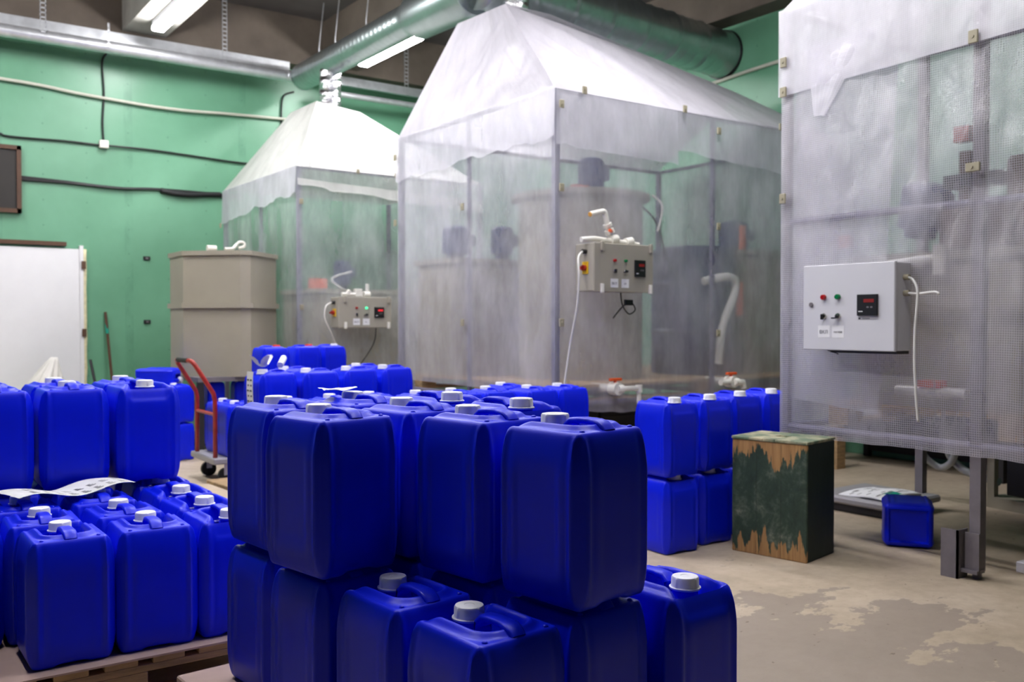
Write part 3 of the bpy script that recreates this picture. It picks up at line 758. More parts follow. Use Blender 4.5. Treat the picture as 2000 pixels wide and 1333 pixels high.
sheet('eave_flap', ((a0-.05, b1, 2.22), (a0-.055, b0-.05, 2.33), (a0-.04, b0-.04, ze), (a0-.04, b1, ze)), 50, 16, .02, M['film_Mflap'], tl, 36, drape=.5, scallop=.04)
sheet('eave_flap', ((a0-.03, b0-.06, 2.40), (a1, b0-.06, 2.27), (a1, b0-.05, 2.40), (a0-.03, b0-.05, 2.46)), 50, 8, .03, M['film_Lroof'], tl, 37, drape=.8, scallop=.03)
T0 = (3.87, 8.80, 3.385); T1 = (4.40, 8.90, 3.36); T2 = (4.55, 9.25, 3.36); T3 = (3.85, 9.42, 3.38)
F0 = (a0-.03, b0-.03, ze); F1 = (a1, b0-.03, ze); F2 = (a1, b1, ze); F3 = (a0-.03, b1, ze); RR = (5.2, 9.0, 3.25)
def bulge_sheet(P, seed, mat, par, b=.12, nu=40, nv=40):
    o = sheet('roof_sheet', P, nu, nv, .05, mat, par, seed)
    return o
bulge_sheet((F3, F0, T0, T3), 41, M['film_Lroof'], tl); bulge_sheet((F0, F1, T1, T0), 42, M['film_Lroof'], tl)
bulge_sheet((F1, F2, T2, T1), 43, M['film_Lroof'], tl); bulge_sheet((F2, F3, T3, T2), 44, M['film_Lroof'], tl)
sheet('roof_sheet', (T0, T1, T2, T3), 4, 4, .01, M['film_Lroof'], tl, 45)
ch = MB(); pp = [(4.11+.004*math.sin(k*2.1), 9.0+.004*math.cos(k*1.3), 3.34+k*.0215) for k in range(20)]
ch.tube(pp, .1, 24, radii=[.105+.006*(k % 2)+.004*random.random() for k in range(20)]); ch.obj('foil_chimney', M['foil'], tl, smooth=True)
for (x, z) in ((3.34, 2.25), (3.34, 1.3)): clip(x, b0-.06, z, tl, 'y', .9)
for z in (2.2, 1.5): clip(a0-.06, 9.95, z, tl, 'x', .9)
for k in range(3): clip(3.9+.4*k, b0-.06, ze, tl, 'y', .8)

# --- near mesh enclosure
tn = empty('plastic_enclosure', (0, 0, 0), 0, 'tall tent of square-mesh film carrying the pale grey control cabinet', 'enclosure')
c0, c1, d0, d1, zc, zd = 4.13, 5.45, 1.15, 3.25, .56, 2.82
LEGY = 2.205
for (x, y) in ((c0+.02, d1), (c0+.03, LEGY), (c1, d1), (c1, LEGY), (c0+.03, d0), (c1, d0)):
    post(x, y, .035 if (x, y) != (c0+.02, d1) else .45, zd, tn, .05 if y != d1 or x != c0+.02 else .035, 'leg' if x < 5 else 'leg', 'steel')
for z in (zd, .60, 1.70):
    rail((c0+.02, d0, z), (c0+.02, d1, z), tn)
for z in (zd, .60): rail((c1, d0, z), (c1, d1, z), tn); rail((c0, d1, z), (c1, d1, z), tn)
sheet('side_sheet', ((c0-.015, d1+.02, zc), (c0-.015, d0, zc-.005), (c0-.015, d0, zd), (c0-.015, d1+.02, zd)), 110, 110, .030, M['film_R'], tn, 51, freq=2.6, scallop=.012)
sheet('side_sheet', ((c1, d1+.025, zc), (c0-.01, d1+.025, zc), (c0-.01, d1+.025, zd), (c1, d1+.025, zd)), 30, 30, .015, M['film_M'], tn, 53)
sheet('side_sheet', ((c1+.03, d0, zc), (c1+.03, d1, zc), (c1+.03, d1, zd), (c1+.03, d0, zd)), 30, 30, .02, M['film_M'], tn, 54)
sheet('eave_flap', ((c0-.03, d1+.03, 2.37), (c0-.03, d0, 2.44), (c0-.03, d0, zd+.01), (c0-.03, d1+.03, zd+.01)), 90, 24, .018, M['film_Rflap'], tn, 55, drape=.5)
sheet('eave_flap', ((c0-.035, 3.05, 2.23), (c0-.035, 2.98, 2.22), (c0-.028, 2.72, 2.60), (c0-.028, 3.10, 2.60)), 10, 14, .008, M['film_Rflap'], tn, 56)
sheet('roof_sheet', ((c0-.02, d1+.03, zd), (c0-.02, d0, zd), (4.75, 1.9, 3.8), (4.75, 2.6, 3.8)), 60, 40, .03, M['film_roof'], tn, 57)
sheet('roof_sheet', ((c1, d1+.03, zd), (c0-.02, d1+.03, zd), (4.75, 2.6, 3.8), (4.85, 2.6, 3.8)), 20, 20, .02, M['film_roof'], tn, 58)
for z in (2.547, 2.389, 1.822): clip(c0-.035, d1-.01, z, tn, 'x')
for z in (2.427, ): clip(c0-.04, LEGY, z, tn, 'x', 1.1)
m = MB(); m.box((c0-.05, LEGY-.035, 1.83), (c0-.035, LEGY+.03, 1.87), .003); m.tube([(c0-.05, LEGY, 1.85), (c0-.056, LEGY, 1.85)], .007, 8); m.obj('clip', M['clip'], tn)
# foot bracket of the near leg
fb = MB(); fb.box((c0-.055, LEGY+.045, 0.0), (c0-.045, LEGY+.125, .22)); fb.box((c0-.055, LEGY+.045, 0), (c0+.03, LEGY+.053, .22))
fb.box((c0-.012, LEGY-.03, .03), (c0-.002, LEGY+.035, .21)); fb.box((c0-.03, LEGY-.03, .03), (c0+.04, LEGY+.07, .045))
fb.tube([(c0+.03, LEGY, 0), (c0+.03, LEGY, .05)], .02, 10)
fb.obj('foot_bracket', M['steel'], tn)

sheet('inner_sheet', ((c0+.045, d1-.03, .75), (c0+.045, 2.72, .70), (c0+.045, 2.62, 2.5), (c0+.045, d1-.03, 2.6)), 30, 40, .02, M['film_Mflap'], tn, 59)
# patch of film with valve outlet hole ring on the near sheet
def rosette(x, y, z, par):
    m = MB(); 
    for k in range(10):
        a = k*.63; m.tube([(x-.004, y, z), (x-.012, y+.03*math.cos(a), z+.03*math.sin(a)*.8)], .003, 6)
    m.lathe([(.018, 0), (.012, .012), (.018, .02)], 16, (0, 0, 0)); return m
# ------------------------------------------------------------------ tanks and motors inside
def motor(x, y, z, parent, s=1.0, name='motor'):
    m = MB(); m.tube([(0, 0, 0), (0, 0, .05), (0, 0, .05), (0, 0, .26), (0, 0, .28)], .1*s, 20, radii=[.06*s, .06*s, .09*s, .09*s, .07*s])
    for k in range(10):
        a = k*.628; m.box((.088*s*math.cos(a)-.004, .088*s*math.sin(a)-.004, .06), (.088*s*math.cos(a)+.004, .088*s*math.sin(a)+.004, .25))
    m.box((.06*s, -.04*s, .12), (.15*s, .04*s, .22), .01)
    o = m.obj(name, M['motor'], parent, auto=40); o.location = (x, y, z); return o
t1 = empty('round_tank', (4.86, 5.86, .72), 0, 'tall round beige tank with rim and blue motor inside the large tent', 'tank')
m = MB(); m.lathe([(.50, 0), (.50, 1.42), (.56, 1.42), (.56, 1.46), (.50, 1.47), (.50, 1.44), (.02, 1.43)], 48); m.obj('tank_wall', M['beige'], t1, auto=35)
motor(-.10, -.25, 1.44, t1, 1.1)
tube('feed_hose', smoothpath([(.15, -.35, 1.46), (.28, -.56, 1.25), (.38, -.60, .95), (.50, -.62, .80)]), .008, M['cable'], t1, 8)
tube('pipe', smoothpath([(.42, -.4, 1.46), (.36, -.57, 1.35), (.28, -.60, 1.15)]), .01, M['pvc'], t1, 8)
box('orange_valve', (-.32, -.32, 1.46), (-.18, -.26, 1.50), M['orange'], t1)
t2 = empty('square_tank', (4.42, 6.76, .72), 0, 'low beige tank with blue motor in the far corner of the large tent', 'tank')
m = MB(); m.prism(octa(0, 0, .40, .33, .06), 0, .95); m.prism(octa(0, 0, .43, .355, .06), .93, .97); m.obj('tank_wall', M['beige'], t2)
motor(-.22, -.05, .97, t2, 1.2); motor(.12, -.25, .97, t2, 1.0)
t3 = empty('blue_barrel', (6.05, 5.75, .72), 0, 'dark blue barrel standing inside the large tent beyond the round tank', 'barrel')
m = MB(); m.lathe([(.34, 0), (.36, .03), (.36, .35), (.375, .37), (.36, .39), (.36, .75), (.375, .77), (.36, .79), (.36, 1.05), (.33, 1.09), (.02, 1.09)], 40); m.obj('barrel_wall', M['barrel'], t3, auto=35)
tube('pipe', smoothpath([(-.32, -.42, .78), (-.08, -.48, .82), (.0, -.48, .72), (-.16, -.48, .40), (-.2, -.48, .1)]), .035, M['pvc'], t3, 12)
box('orange_valve', (.03, -.50, .50), (.07, -.46, .78), M['orange'], t3)
t4 = empty('beige_tank', (6.68, 5.95, .72), 0, 'beige tank with blue motor at the far end of the large tent', 'tank')
m = MB(); m.prism(octa(0, 0, .25, .50, .05), 0, 1.05); m.prism(octa(0, 0, .27, .54, .05), 1.04, 1.08); m.obj('tank_wall', M['beige'], t4)
motor(-.05, -.15, 1.08, t4, 1.5); box('orange_valve', (-.22, -.4, 1.09), (-.18, -.36, 1.30), M['orange'], t4)
t5 = empty('beige_tank', (4.18, 8.55, .72), 0, 'beige tank with small blue pump inside the white tent', 'tank')
m = MB(); m.prism(octa(0, 0, .62, .42, .05), 0, .74); m.prism(octa(0, 0, .65, .45, .05), .72, .76); m.obj('tank_wall', M['beige'], t5)
motor(-.25, -.20, .76, t5, .9); box('orange_valve', (-.62, -.3, .76), (-.45, -.25, .86), M['orange'], t5)
tube('feed_hose', smoothpath([(-.22, -.35, .93), (-.45, -.40, .85), (-.30, -.45, .72), (-.15, -.46, .6)]), .01, M['cablew'], t5, 8)
t6 = empty('blue_barrel', (5.02, 8.5, .72), 0, 'bright blue barrel beside the beige tank inside the white tent', 'barrel')
t6.location = (5.07, 8.33, .72)
m = MB(); m.lathe([(.20, 0), (.21, .03), (.21, .5), (.22, .52), (.21, .54), (.21, .98), (.19, 1.02), (.02, 1.02)], 32); m.obj('barrel_wall', M['barrel_b'], t6, auto=35)
t7 = empty('beige_tank', (4.88, 2.62, .72), 0, 'brownish tank with blue motor and white fittings inside the square-mesh tent', 'tank')
m = MB(); m.prism(octa(0, 0, .36, .50, .08), 0, .78); m.prism(octa(0, 0, .39, .53, .08), .76, .80); m.obj('tank_wall', M['beige'], t7)
mo = motor(-.18, .20, .90, t7, 1.35); mo.rotation_euler = (R(15), R(-10), 0)
box('motor_mount', (-.32, -.35, .8), (-.10, .02, 1.02), M['brown'], t7, .02)
box('mixer_frame', (-.30, -.14, .8), (-.24, -.08, 1.30), M['brown'], t7); box('mixer_frame', (-.34, -.30, 1.12), (-.20, -.02, 1.18), M['black'], t7)
box('mixer_frame', (-.28, -.55, .75), (-.12, -.30, 1.25), M['brown'], t7, .02)
tube('pipe', [(-.42, .22, .74), (-.42, -.05, .76)], .028, M['pvc'], t7); tube('pipe', [(-.42, -.05, .83), (-.42, -.05, .68)], .032, M['pvc'], t7)
box('red_valve', (-.25, -.10, 1.36), (-.19, -.02, 1.44), M['redpaint'], t7); box('orange_valve', (-.3, .55, .86), (-.26, .62, .93), M['orange'], t7)
tube('drain_pipe', [(-.46, .15, .09), (-.46, -.22, .09)], .028, M['pvc'], t7); box('drain_valve', (-.49, -.10, .115), (-.43, .02, .15), M['orange'], t7)
# platforms
def platform(x0, x1, y0, y1, lab):
    r = empty('wooden_platform', (x0, y0, .60), 0, lab, 'platform', 'platforms carrying the tanks')
    w, d = x1-x0, y1-y0
    n = max(2, int(w/.14))
    box('deck_board', (0, 0, .10), (w, d, .12), M['wood'], r)
    for k in range(3):
        for j in range(3): box('block', ((w-.14)*k/2, (d-.12)*j/2, .02), ((w-.14)*k/2+.14, (d-.12)*j/2+.12, .10), M['wood'], r)
    for k in range(3): box('stringer_board', (0, (d-.12)*k/2, 0), (w, (d-.12)*k/2+.12, .02), M['wood'], r)
platform(4.0, 6.95, 5.06, 7.05, 'pallet platform holding the tanks inside the large tent')
platform(3.4, 5.25, 8.06, 9.4, 'pallet platform holding the tank inside the white tent')
platform(4.42, 5.40, 1.2, 3.18, 'pallet platform holding the tank inside the square-mesh tent')
for (x0, x1, y0, y1, t_) in ((3.93, 7.0, 5.03, 7.1, tm), (3.36, 5.3, 8.03, 9.9, tl), (4.2, 5.45, 1.18, 3.22, tn)):
    m = MB()
    for k in range(4): x = x0+.03+(x1-x0-.1)*k/3; m.box((x, y0, .56), (x+.04, y1, .60))
    m.obj('floor_bars', M['steel_d'], t_)

# ------------------------------------------------------------------ control boxes
RX90 = Matrix.Rotation(R(90), 4, 'X')
def control_box(loc, rz, W, H, D, body, label, lit=False, latches=False, text1='ВКЛ', text2='НАГРЕВ', side_switch=True):
    # local frame: front face looks to -y, x along the width, origin at front lower left corner
    r = empty('control_box', loc, rz, label, 'control box')
    if latches:
        box('body', (0, .0, 0), (W, D, H), M[body], r, .004)
        box('door', (-.004+.0, -.012, -.004), (W+.004, 0, H+.004), M[body], r, .004)
    else:
        box('body', (.004, .012, .003), (W-.004, D, H-.003), M[body], r, .003); box('door', (0, -.014, 0), (W, .010, H), M[body], r, .004)
    fy = -.014
    def disc(nm, x, z, rad, dep, mat, lab=None, par=None):
        m = MB(); m.tube([(x, fy+.002, z), (x, fy-dep*.7, z), (x, fy-dep, z)], rad, 24, radii=[rad, rad, rad*.82]); o = m.obj(nm, M[mat], par or r, auto=40)
        if lab: o['label'] = lab
        return o
    if not latches: xr, xg, zl, zs = W*.245, W*.41, H*.62, H*.40; ddx, ddz, dw, dh = W*.62, H*.40, W*.215, W*.20
    else: xr, xg, zl, zs = W*.325, W*.51, H*.65, H*.44; ddx, ddz, dw, dh = W*.665, H*.32, W*.185, H*.36
    if not latches: xr, xg = W*.245, W*.405
    s = .017 if not latches else .013
    disc('indicator_lamp', xr, zl, s*.8, .018, 'red', 'red indicator lamp'); disc('indicator_lamp', xg, zl, s*.8, .018, 'green_on' if lit else 'green', 'green indicator lamp')
    for i, x in enumerate((xr, xg)):
        sw = disc('selector_switch', x, zs, s*.85, .010, 'chrome'); k = MB()
        if i == 0: k.box((x-.006, fy-.026, zs-.018), (x+.006, fy-.008, zs+.010), .003)
        else: k.box((x-.004, fy-.026, zs-.012), (x+.010, fy-.008, zs+.004), .003); k.box((x-.026, fy-.022, zs-.014), (x-.002, fy-.012, zs-.007))
        k.obj('knob', M['black'], sw)
        lw = .068; z0_ = H*.147 if not latches else H*.08; z1_ = z0_+.060; pl_ = box('sticker', (x-lw/2, fy-.001, z0_), (x+lw/2, fy, z1_), M['paper'], r)
        tz = z0_+.027; text('lettering', text1 if i == 0 else text2, .024 if i == 0 else .0125, M['ink'], pl_, Matrix.Translation((x-.001, fy-.0018, tz)) @ RX90)
    dp = box('display', (ddx, fy-.012, ddz), (ddx+dw, fy, ddz+dh), M['black'], r, .002)
    box('digits', (ddx+dw*.35, fy-.0135, ddz+dh*.62), (ddx+dw*.85, fy-.0122, ddz+dh*.78), M['led_on' if lit else 'led'], dp)
    for q in (.5, .68): box('button', (ddx+dw*q, fy-.0135, ddz+dh*.36), (ddx+dw*(q+.10), fy-.0122, ddz+dh*.44), M['steel'], dp)
    box('maker_mark', (ddx+dw*.10, fy-.0135, ddz+dh*.18), (ddx+dw*.30, fy-.0122, ddz+dh*.22), M['paper'], dp)
    return r, fy, disc
rb, fy, disc = control_box((c0-.145, 3.014, 1.022), R(-90), .510, .424, .125, 'box_l', 'pale grey steel control cabinet on the square-mesh tent above the crate', False, False)
disc('door_lock', .050, .227, .012, .008, 'steel')
m = MB(); m.box((.34, -.0148, .155), (.38, -.014, .158)); m.box((.32, -.0148, .152), (.33, -.014, .161)); m.obj('scratched_mark', M['ink'], rb)
for z in (.35, .275):
    m = MB(); m.tube([(.48, .07, z), (.53, .07, z)], .014, 12); m.obj('cable_gland', M['clip'], rb, auto=40)
m = MB(); m.tube(smoothpath([(.525, .07, .35), (.565, .05, .33), (.59, .04, .27), (.585, .03, .1), (.59, .02, -.05), (.60, .02, -.22), (.605, .03, -.32)]), .006, 8); m.obj('cable', M['cablew'], rb, smooth=True)
m = MB(); m.tube(smoothpath([(.525, .07, .275), (.59, .05, .27), (.68, .03, .275), (.70, .03, .265)]), .006, 8); m.obj('cable', M['cablew'], rb, smooth=True)
m = MB(); m.box((.14, .02, -.012), (.50, .12, .004)); m.tube([(.135, .0, 0), (.155, .06, -.02)], .003, 6); m.obj('mounting_plate', M['steel_d'], rb)

rm, fy, disc = control_box((4.075, 4.775, 1.372), 0, .535, .322, .19, 'box_b', 'beige control box with closed latches on the large tent, yellow switch on its side', False, True, text2='АВТ')
def trim_box(r, W, H, D):
    for x in (.06, W-.03):
        box('latch', (x-.012, -.03, H-.05), (x+.012, -.012, H+.012), M['box_b'], r, .003)
        box('latch', (x-.012, -.03, -.012), (x+.012, -.012, .05), M['pvc'], r, .003)
    yp = box('switch_plate', (-.008, .05, H*.36), (0, .11, H*.62), M['yellow'], r, .002)
    m = MB(); m.tube([(-.008, .08, H*.49), (-.03, .08, H*.49)], .02, 16); m.box((-.05, .072, H*.45), (-.02, .088, H*.52)); m.obj('rotary_knob', M['redpaint'], yp, auto=40)
    m = MB(); m.tube([(0, .08, H*.83), (-.03, .08, H*.83)], .016, 14); m.obj('cable_gland', M['black'], r, auto=40)
trim_box(rm, .535, .322, .19)
m = MB(); m.tube(smoothpath([(-.03, .08, .267), (-.09, .05, .22), (-.11, .02, .10), (-.10, .05, -.1), (-.10, .12, -.35), (-.13, .14, -.6), (-.15, .14, -.76)]), .007, 8); m.obj('cable', M['cablew'], rm, smooth=True)
m = MB(); m.tube(smoothpath([(.38, .15, 0), (.38, .13, -.09), (.44, .13, -.15), (.50, .13, -.12), (.46, .13, -.07), (.38, .13, -.10), (.30, .14, -.18)]), .005, 8); m.box((.40, .12, -.09), (.47, .14, -.05)); m.obj('cable_and_plug', M['cable'], rm, smooth=False)
rl, fy, disc = control_box((3.635, 7.80, 1.118), 0, .53, .275, .165, 'box_b', 'small beige control box with glowing green lamp on the white tent', True, True, text2='АВТ')
trim_box(rl, .53, .275, .165)
m = MB(); m.tube(smoothpath([(-.03, .08, .228), (-.10, .05, .19), (-.12, .03, .08), (-.05, .05, -.05), (.03, .10, -.2), (.05, .12, -.4)]), .007, 8); m.obj('cable', M['cablew'], rl, smooth=True)
m = MB(); m.tube(smoothpath([(.44, .12, 0), (.42, .13, -.15), (.30, .14, -.33), (.22, .15, -.42)]), .005, 8); m.obj('cable', M['cable'], rl, smooth=True)
m = MB(); m.tube(smoothpath([(.53, .08, .22), (.56, .06, .18), (.555, .06, .12), (.535, .08, .10)]), .007, 8); m.obj('cable', M['cablew'], rl, smooth=True)
# fittings on the box of the large tent
def pv(name, lab, mtx_loc, parts, rz=0):
    r = empty(name, mtx_loc, rz, lab, 'pipe fitting')
    return r
f = pv('ball_valve', 'white pipe with ball valve and elbow propped on the large tent control box', (4.33, 4.86, 1.715), None)
m = MB(); m.tube(smoothpath([(0, 0, 0), (-.03, 0, .05), (-.06, 0, .12), (-.075, 0, .18), (-.09, 0, .205), (-.13, 0, .20), (-.21, 0, .18)], 4), .019, 12)
m.tube([(-.03, 0, .06), (-.045, 0, .085)], .034, 16); m.tube([(-.052, 0, .105), (-.062, 0, .125)], .032, 16); m.obj('pipe', M['pvc'], f, auto=50)
m = MB(); m.tube([(-.048, -.03, .072), (-.08, -.05, .075)], .012, 8); m.obj('valve_lever', M['orange'], f)
m = MB(); m.tube([(-.208, 0, .1805), (-.218, 0, .178)], .016, 12); m.obj('pipe_end', M['brass'], f)
fitting('pipe_fitting', smoothpath([(-.12, 0, .0), (0, 0, .012), (.12, 0, .004), (.24, 0, .0), (.33, 0, -.004), (.40, 0, -.01)]), .018, 4.15, 4.85, 1.718, 'row of white pipe pieces lying along the lid of the large tent control box', bulb=[((.14, 0, .01), (.20, 0, .02), .032), ((.28, 0, .0), (.34, 0, .012), .03)])
fitting('pipe_fitting', [(-.06, 0, .0), (.10, 0, .0)], .018, 3.76, 7.87, 1.422, 'white tee and plugs on top of the small beige control box', bulb=[((.0, 0, .01), (.02, 0, .035), .02), ((.16, 0, .0), (.22, 0, .0), .03), ((.20, 0, 0), (.20, 0, .10), .018)])
tag(box('white_block', (3.83, 7.85, 1.402), (3.90, 7.89, 1.475), M['pvc'], None, .003), 'square white cover standing on the small beige control box', 'cover')
# drain valves through the film
def drain(x, y, z, lab, long=True):
    r = empty('drain_valve', (x, y, z), 0, lab, 'valve', 'drain valves of the large tent')
    m = MB(); m.tube([(0, .25, 0), (0, .0, 0)], .03, 14); m.tube([(0, .03, .0), (0, -.05, 0)], .045, 16)
    m.tube([(.0, -.04, 0), (.04, -.05, 0)], .03, 12)
    if long: m.tube([(.03, -.05, .0), (.19, -.05, .0)], .019, 12); m.tube([(.19, -.05, .022), (.19, -.05, -.03)], .026, 12); m.tube([(.19, -.05, -.03), (.19, -.05, -.10)], .016, 12)
    else: m.tube([(-.14, -.03, .0), (.0, -.03, .0)], .022, 12); m.tube([(.0, -.05, 0), (.09, -.05, -.005), (.10, -.05, -.05)], .026, 12)
    m.obj('valve_body', M['pvc'], r, auto=50)
    m = MB(); m.tube([(0, -.01, .03), (0, -.01, .06)], .012, 10); m.box((-.05, -.025, .055), (.055, .005, .075), .004); m.obj('lever', M['orange'], r)
    tube('stub', [(.19, -.05, -.10), (.19, -.05, -.13)], .014, M['pvc'], r) if long else None
drain(4.40, 4.93, .695, 'white drain valve with orange lever and long bent spout')
drain(5.60, 4.93, .70, 'white drain valve with orange lever above the cans by the crate', False)

# ------------------------------------------------------------------ wooden crate
cr = empty('wooden_crate', (3.742, 2.812, 0), R(11), 'upright wooden crate with peeling dark green paint and slot in its lid', 'crate')
# local x along the short dark side, y along the peeling face
mcr = MB(); CWX, CWY, CHZ = .30, .405, .605
mcr.box((0, 0, 0), (CWX, CWY, .570), .004); mcr.obj('crate_wall', M['crate'], cr)
mcr = MB()
mcr.box((-.004, -.003, .5705), (CWX+.003, CWY*.42, .585), .003); mcr.box((-.004, CWY*.58, .5705), (CWX+.003, CWY+.003, .585), .003)
mcr.box((-.004, CWY*.42, .5705), (CWX*.40, CWY*.58, .585), .002); mcr.box((CWX*.62, CWY*.42, .5705), (CWX+.003, CWY*.58, .585), .002)
mcr.obj('lid', M['crate'], cr)
for y in (.135, .268): box('board_gap', (-.0006, y, .01), (.0, y+.0012, .56), M['black'], cr)

# ------------------------------------------------------------------ things under the near tent
sc_ = empty('floor_scale', (5.20, 3.39, 0), R(0), 'low grey platform scale on the floor under the square-mesh tent', 'scale')
box('base', (-.24, -.22, 0), (.24, .24, .055), M['steel_d'], sc_, .01); box('platform', (-.28, -.26, .055), (.28, .28, .10), M['scale'], sc_, .012)
def np_(u, v): 
    return Vector((4.96+.40*u+.02*v, 3.17+.34*v+.02*u, .106+.022*abs(math.sin(u*2.6+.3))*(1-v*.4)+.008*math.sin(v*5)))
nps = sheet_mesh(np_, 16, 12).obj('newspaper', M['paper'], smooth=True)
sol = nps.modifiers.new('s', 'SOLIDIFY'); sol.thickness = .01
tag(nps, 'folded newspaper lying on the grey platform scale', 'newspaper')
mm = MB(); random.seed(5)
for k in range(26):
    u, v = random.uniform(.05, .8), random.uniform(.05, .9); a = np_(u, v); b = np_(u+.12, v); c_ = np_(u+.12, v+.03); d = np_(u, v+.03)
    mm.add([(p.x, p.y, p.z+.0015) for p in (a, b, c_, d)], [(0, 1, 2, 3)])
mm.obj('printed_text', M['steel'], nps)
mm = MB(); a, b, c_, d = np_(.25, .05), np_(.5, .05), np_(.5, .25), np_(.25, .25); mm.add([(p.x, p.y, p.z+.002) for p in (a, b, c_, d)], [(0, 1, 2, 3)]); mm.obj('printed_picture', M['teal'], nps)
pu = empty('filter_pump', (6.02, 2.95, 0), R(-10), 'beige and blue pump unit with clear hoses standing far under the square-mesh tent', 'pump')
m = MB(); m.box((-.2, -.45, 0), (.2, .05, .07)); m.box((-.2, -.45, .07), (-.16, -.40, .45)); m.box((-.2, 0, .07), (-.16, .05, .45)); m.box((-.2, -.45, .42), (.2, .05, .46)); m.obj('frame', M['beige'], pu)
box('motor', (-.12, -.38, .46), (.12, -.16, .62), M['motor'], pu, .03); box('housing', (-.15, -.12, .46), (.15, .05, .60), M['beige'], pu, .01)
m = MB(); m.lathe([(.06, .07), (.06, .32), (.04, .34)], 16, (0, -.05, 0)); m.obj('cartridge', M['teal'], pu, auto=40)
box('black_panel', (-.22, -.40, .10), (-.205, -.10, .40), M['black'], pu, .004)
tube('hose', smoothpath([(-.2, .05, .38), (-.35, .3, .42), (-.3, .45, .30), (-.2, .40, .20), (-.25, .25, .3), (-.3, .22, .55), (-.25, .25, .7)]), .022, M['hose'], pu, 10)
tube('hose', smoothpath([(-.2, .02, .36), (-.22, .25, .37), (-.2, .33, .30), (-.18, .22, .20), (-.15, .0, .16)]), .025, M['hose'], pu, 10)
wl = tag(box('wooden_prop', (6.36, 4.50, 0), (6.47, 4.58, .55), M['wood']), 'short wooden prop standing on the floor beyond the crate', 'prop')
for k in range(4):
    sb = empty('shade_block', (4.1+.72*k, 5.55, 0), 0, 'added dark block for the shade under the large tent, '+('nearest its bare corner', 'second from its bare corner', 'third from its bare corner', 'last under its far end')[k], 'crate', 'added dark blocks under the large tent')  # added dark boxes that stand in for the shade below the tent
    box('shade_block_body', (0, 0, 0), (.68, .6, .46), M['steel_d'], sb, .01); box('shade_block_rim', (-.01, -.01, .42), (.69, .61, .47), M['rubber'], sb, .01)
sh = empty('shade_shelving', (6.78, .6, 0), 0, 'added dark shelving standing in for the shade seen under the square-mesh tent', 'shelving')  # invented dark shelving, darkens the foot of the end wall like shade
for y in (0, 1.4, 2.8, 4.2): box('upright', (-.02, y, 0), (.04, y+.05, .8), M['steel_d'], sh); box('upright', (.45, y, 0), (.5, y+.05, .8), M['steel_d'], sh)
for z in (.25, .52, .78): box('shelf', (-.02, 0, z), (.5, 4.25, z+.03), M['steel_d'], sh)
box('back_panel', (.47, 0, .05), (.49, 4.25, .8), M['steel_d'], sh)
bn = empty('steel_bench', (4.02, 1.93, 0), R(-3), 'corner of a low grey metal stool at the picture edge beside the bracketed leg', 'stool')
box('top', (-.03, -.5, .11), (.45, .02, .155), M['scale'], bn, .003); box('leg', (.0, -.05, 0), (.05, -.01, .11), M['steel'], bn); box('leg', (.38, -.05, 0), (.43, -.01, .11), M['steel'], bn); box('leg', (.0, -.48, 0), (.05, -.44, .11), M['steel'], bn); box('leg', (.38, -.48, 0), (.43, -.44, .11), M['steel'], bn)

# ------------------------------------------------------------------ ceiling services
wd_ = empty('spiral_duct', (0, 9.85, 3.88), 0, 'thin galvanised spiral duct running along the top of the green wall', 'duct')
m = MB(); n = 260; pts = [(-1+5.0*k/n, 0, 0) for k in range(n+1)]
m.tube(pts, .06, 20, radii=[.06+(.0022 if k % 9 == 0 else 0) for k in range(n+1)]); m.obj('duct_tube', M['galv'], wd_, smooth=True)
m = MB(); m.tube(smoothpath([(3.99, 0, 0), (4.05, -.02, .0), (4.10, -.10, .0), (4.13, -.18, .0)]), .065, 16, radii=None); m.obj('elbow', M['galv'], wd_, smooth=True)
chn = tag(box('mounting_rail', (-1, 9.93, 3.955), (4.05, 9.975, 4.06), M['galv']), 'flat galvanised channel fixed above the thin duct', 'channel')
tag(box('mounting_rail', (4.4, 9.93, 3.90), (7.0, 9.975, 4.0), M['galv']), 'galvanised channel continuing beyond the large round duct', 'channel')
tag(tube('steam_pipe', [(4.4, 9.9, 3.78), (7.2, 9.9, 3.78)], .035, M['galv']), 'thin pipe under the channel beyond the large round duct', 'pipe')
def hanger(x, y, z0, z1, lab, w=.03):
    m = MB(); m.box((x-w/2, y-.003, z0), (x-w/2+.008, y, z1)); m.box((x+w/2-.008, y-.003, z0), (x+w/2, y, z1))
    k = 0; z = z0
    while z < z1: m.box((x-w/2, y-.003, z), (x+w/2, y, z+.015)); z += .045
    return tag(m.obj('hanger_strap', M['galv']), lab, 'hanger')
hanger(1.55, 9.80, 3.86, 4.58, 'perforated metal hanger strap of the thin duct over the dark picture', .055)
hanger(2.13, 9.79, 3.86, 4.10, 'short shiny hanger strap beside the first lamp beam', .02)
hanger(3.28, 9.80, 3.86, 4.58, 'perforated metal hanger strap between lamp beam and large duct', .055)
hanger(5.45, 9.80, 3.90, 4.58, 'perforated metal hanger strap behind the large tent roof', .055)
bd_ = empty('round_duct', (4.10, 0, 3.86), 0, 'large galvanised spiral duct coming out from the back wall above the chimneys', 'duct')
m = MB(); n = 170; m.tube([(0.02, 9.72-k*(9.72-7.3)/n, 0) for k in range(n+1)], .14, 28, radii=[.14+(.004 if k % 6 == 0 else 0) for k in range(n+1)]); m.obj('ribbed_section', M['duct'], bd_, smooth=True)
m = MB(); m.tube([(0.02, 7.32, 0), (0.02, 7.26, 0), (.04, 7.20, 0), (.06, 6.35, 0.0)], .2, 32, radii=[.15, .165, .2, .215]); m.obj('plain_section', M['duct'], bd_, auto=30)
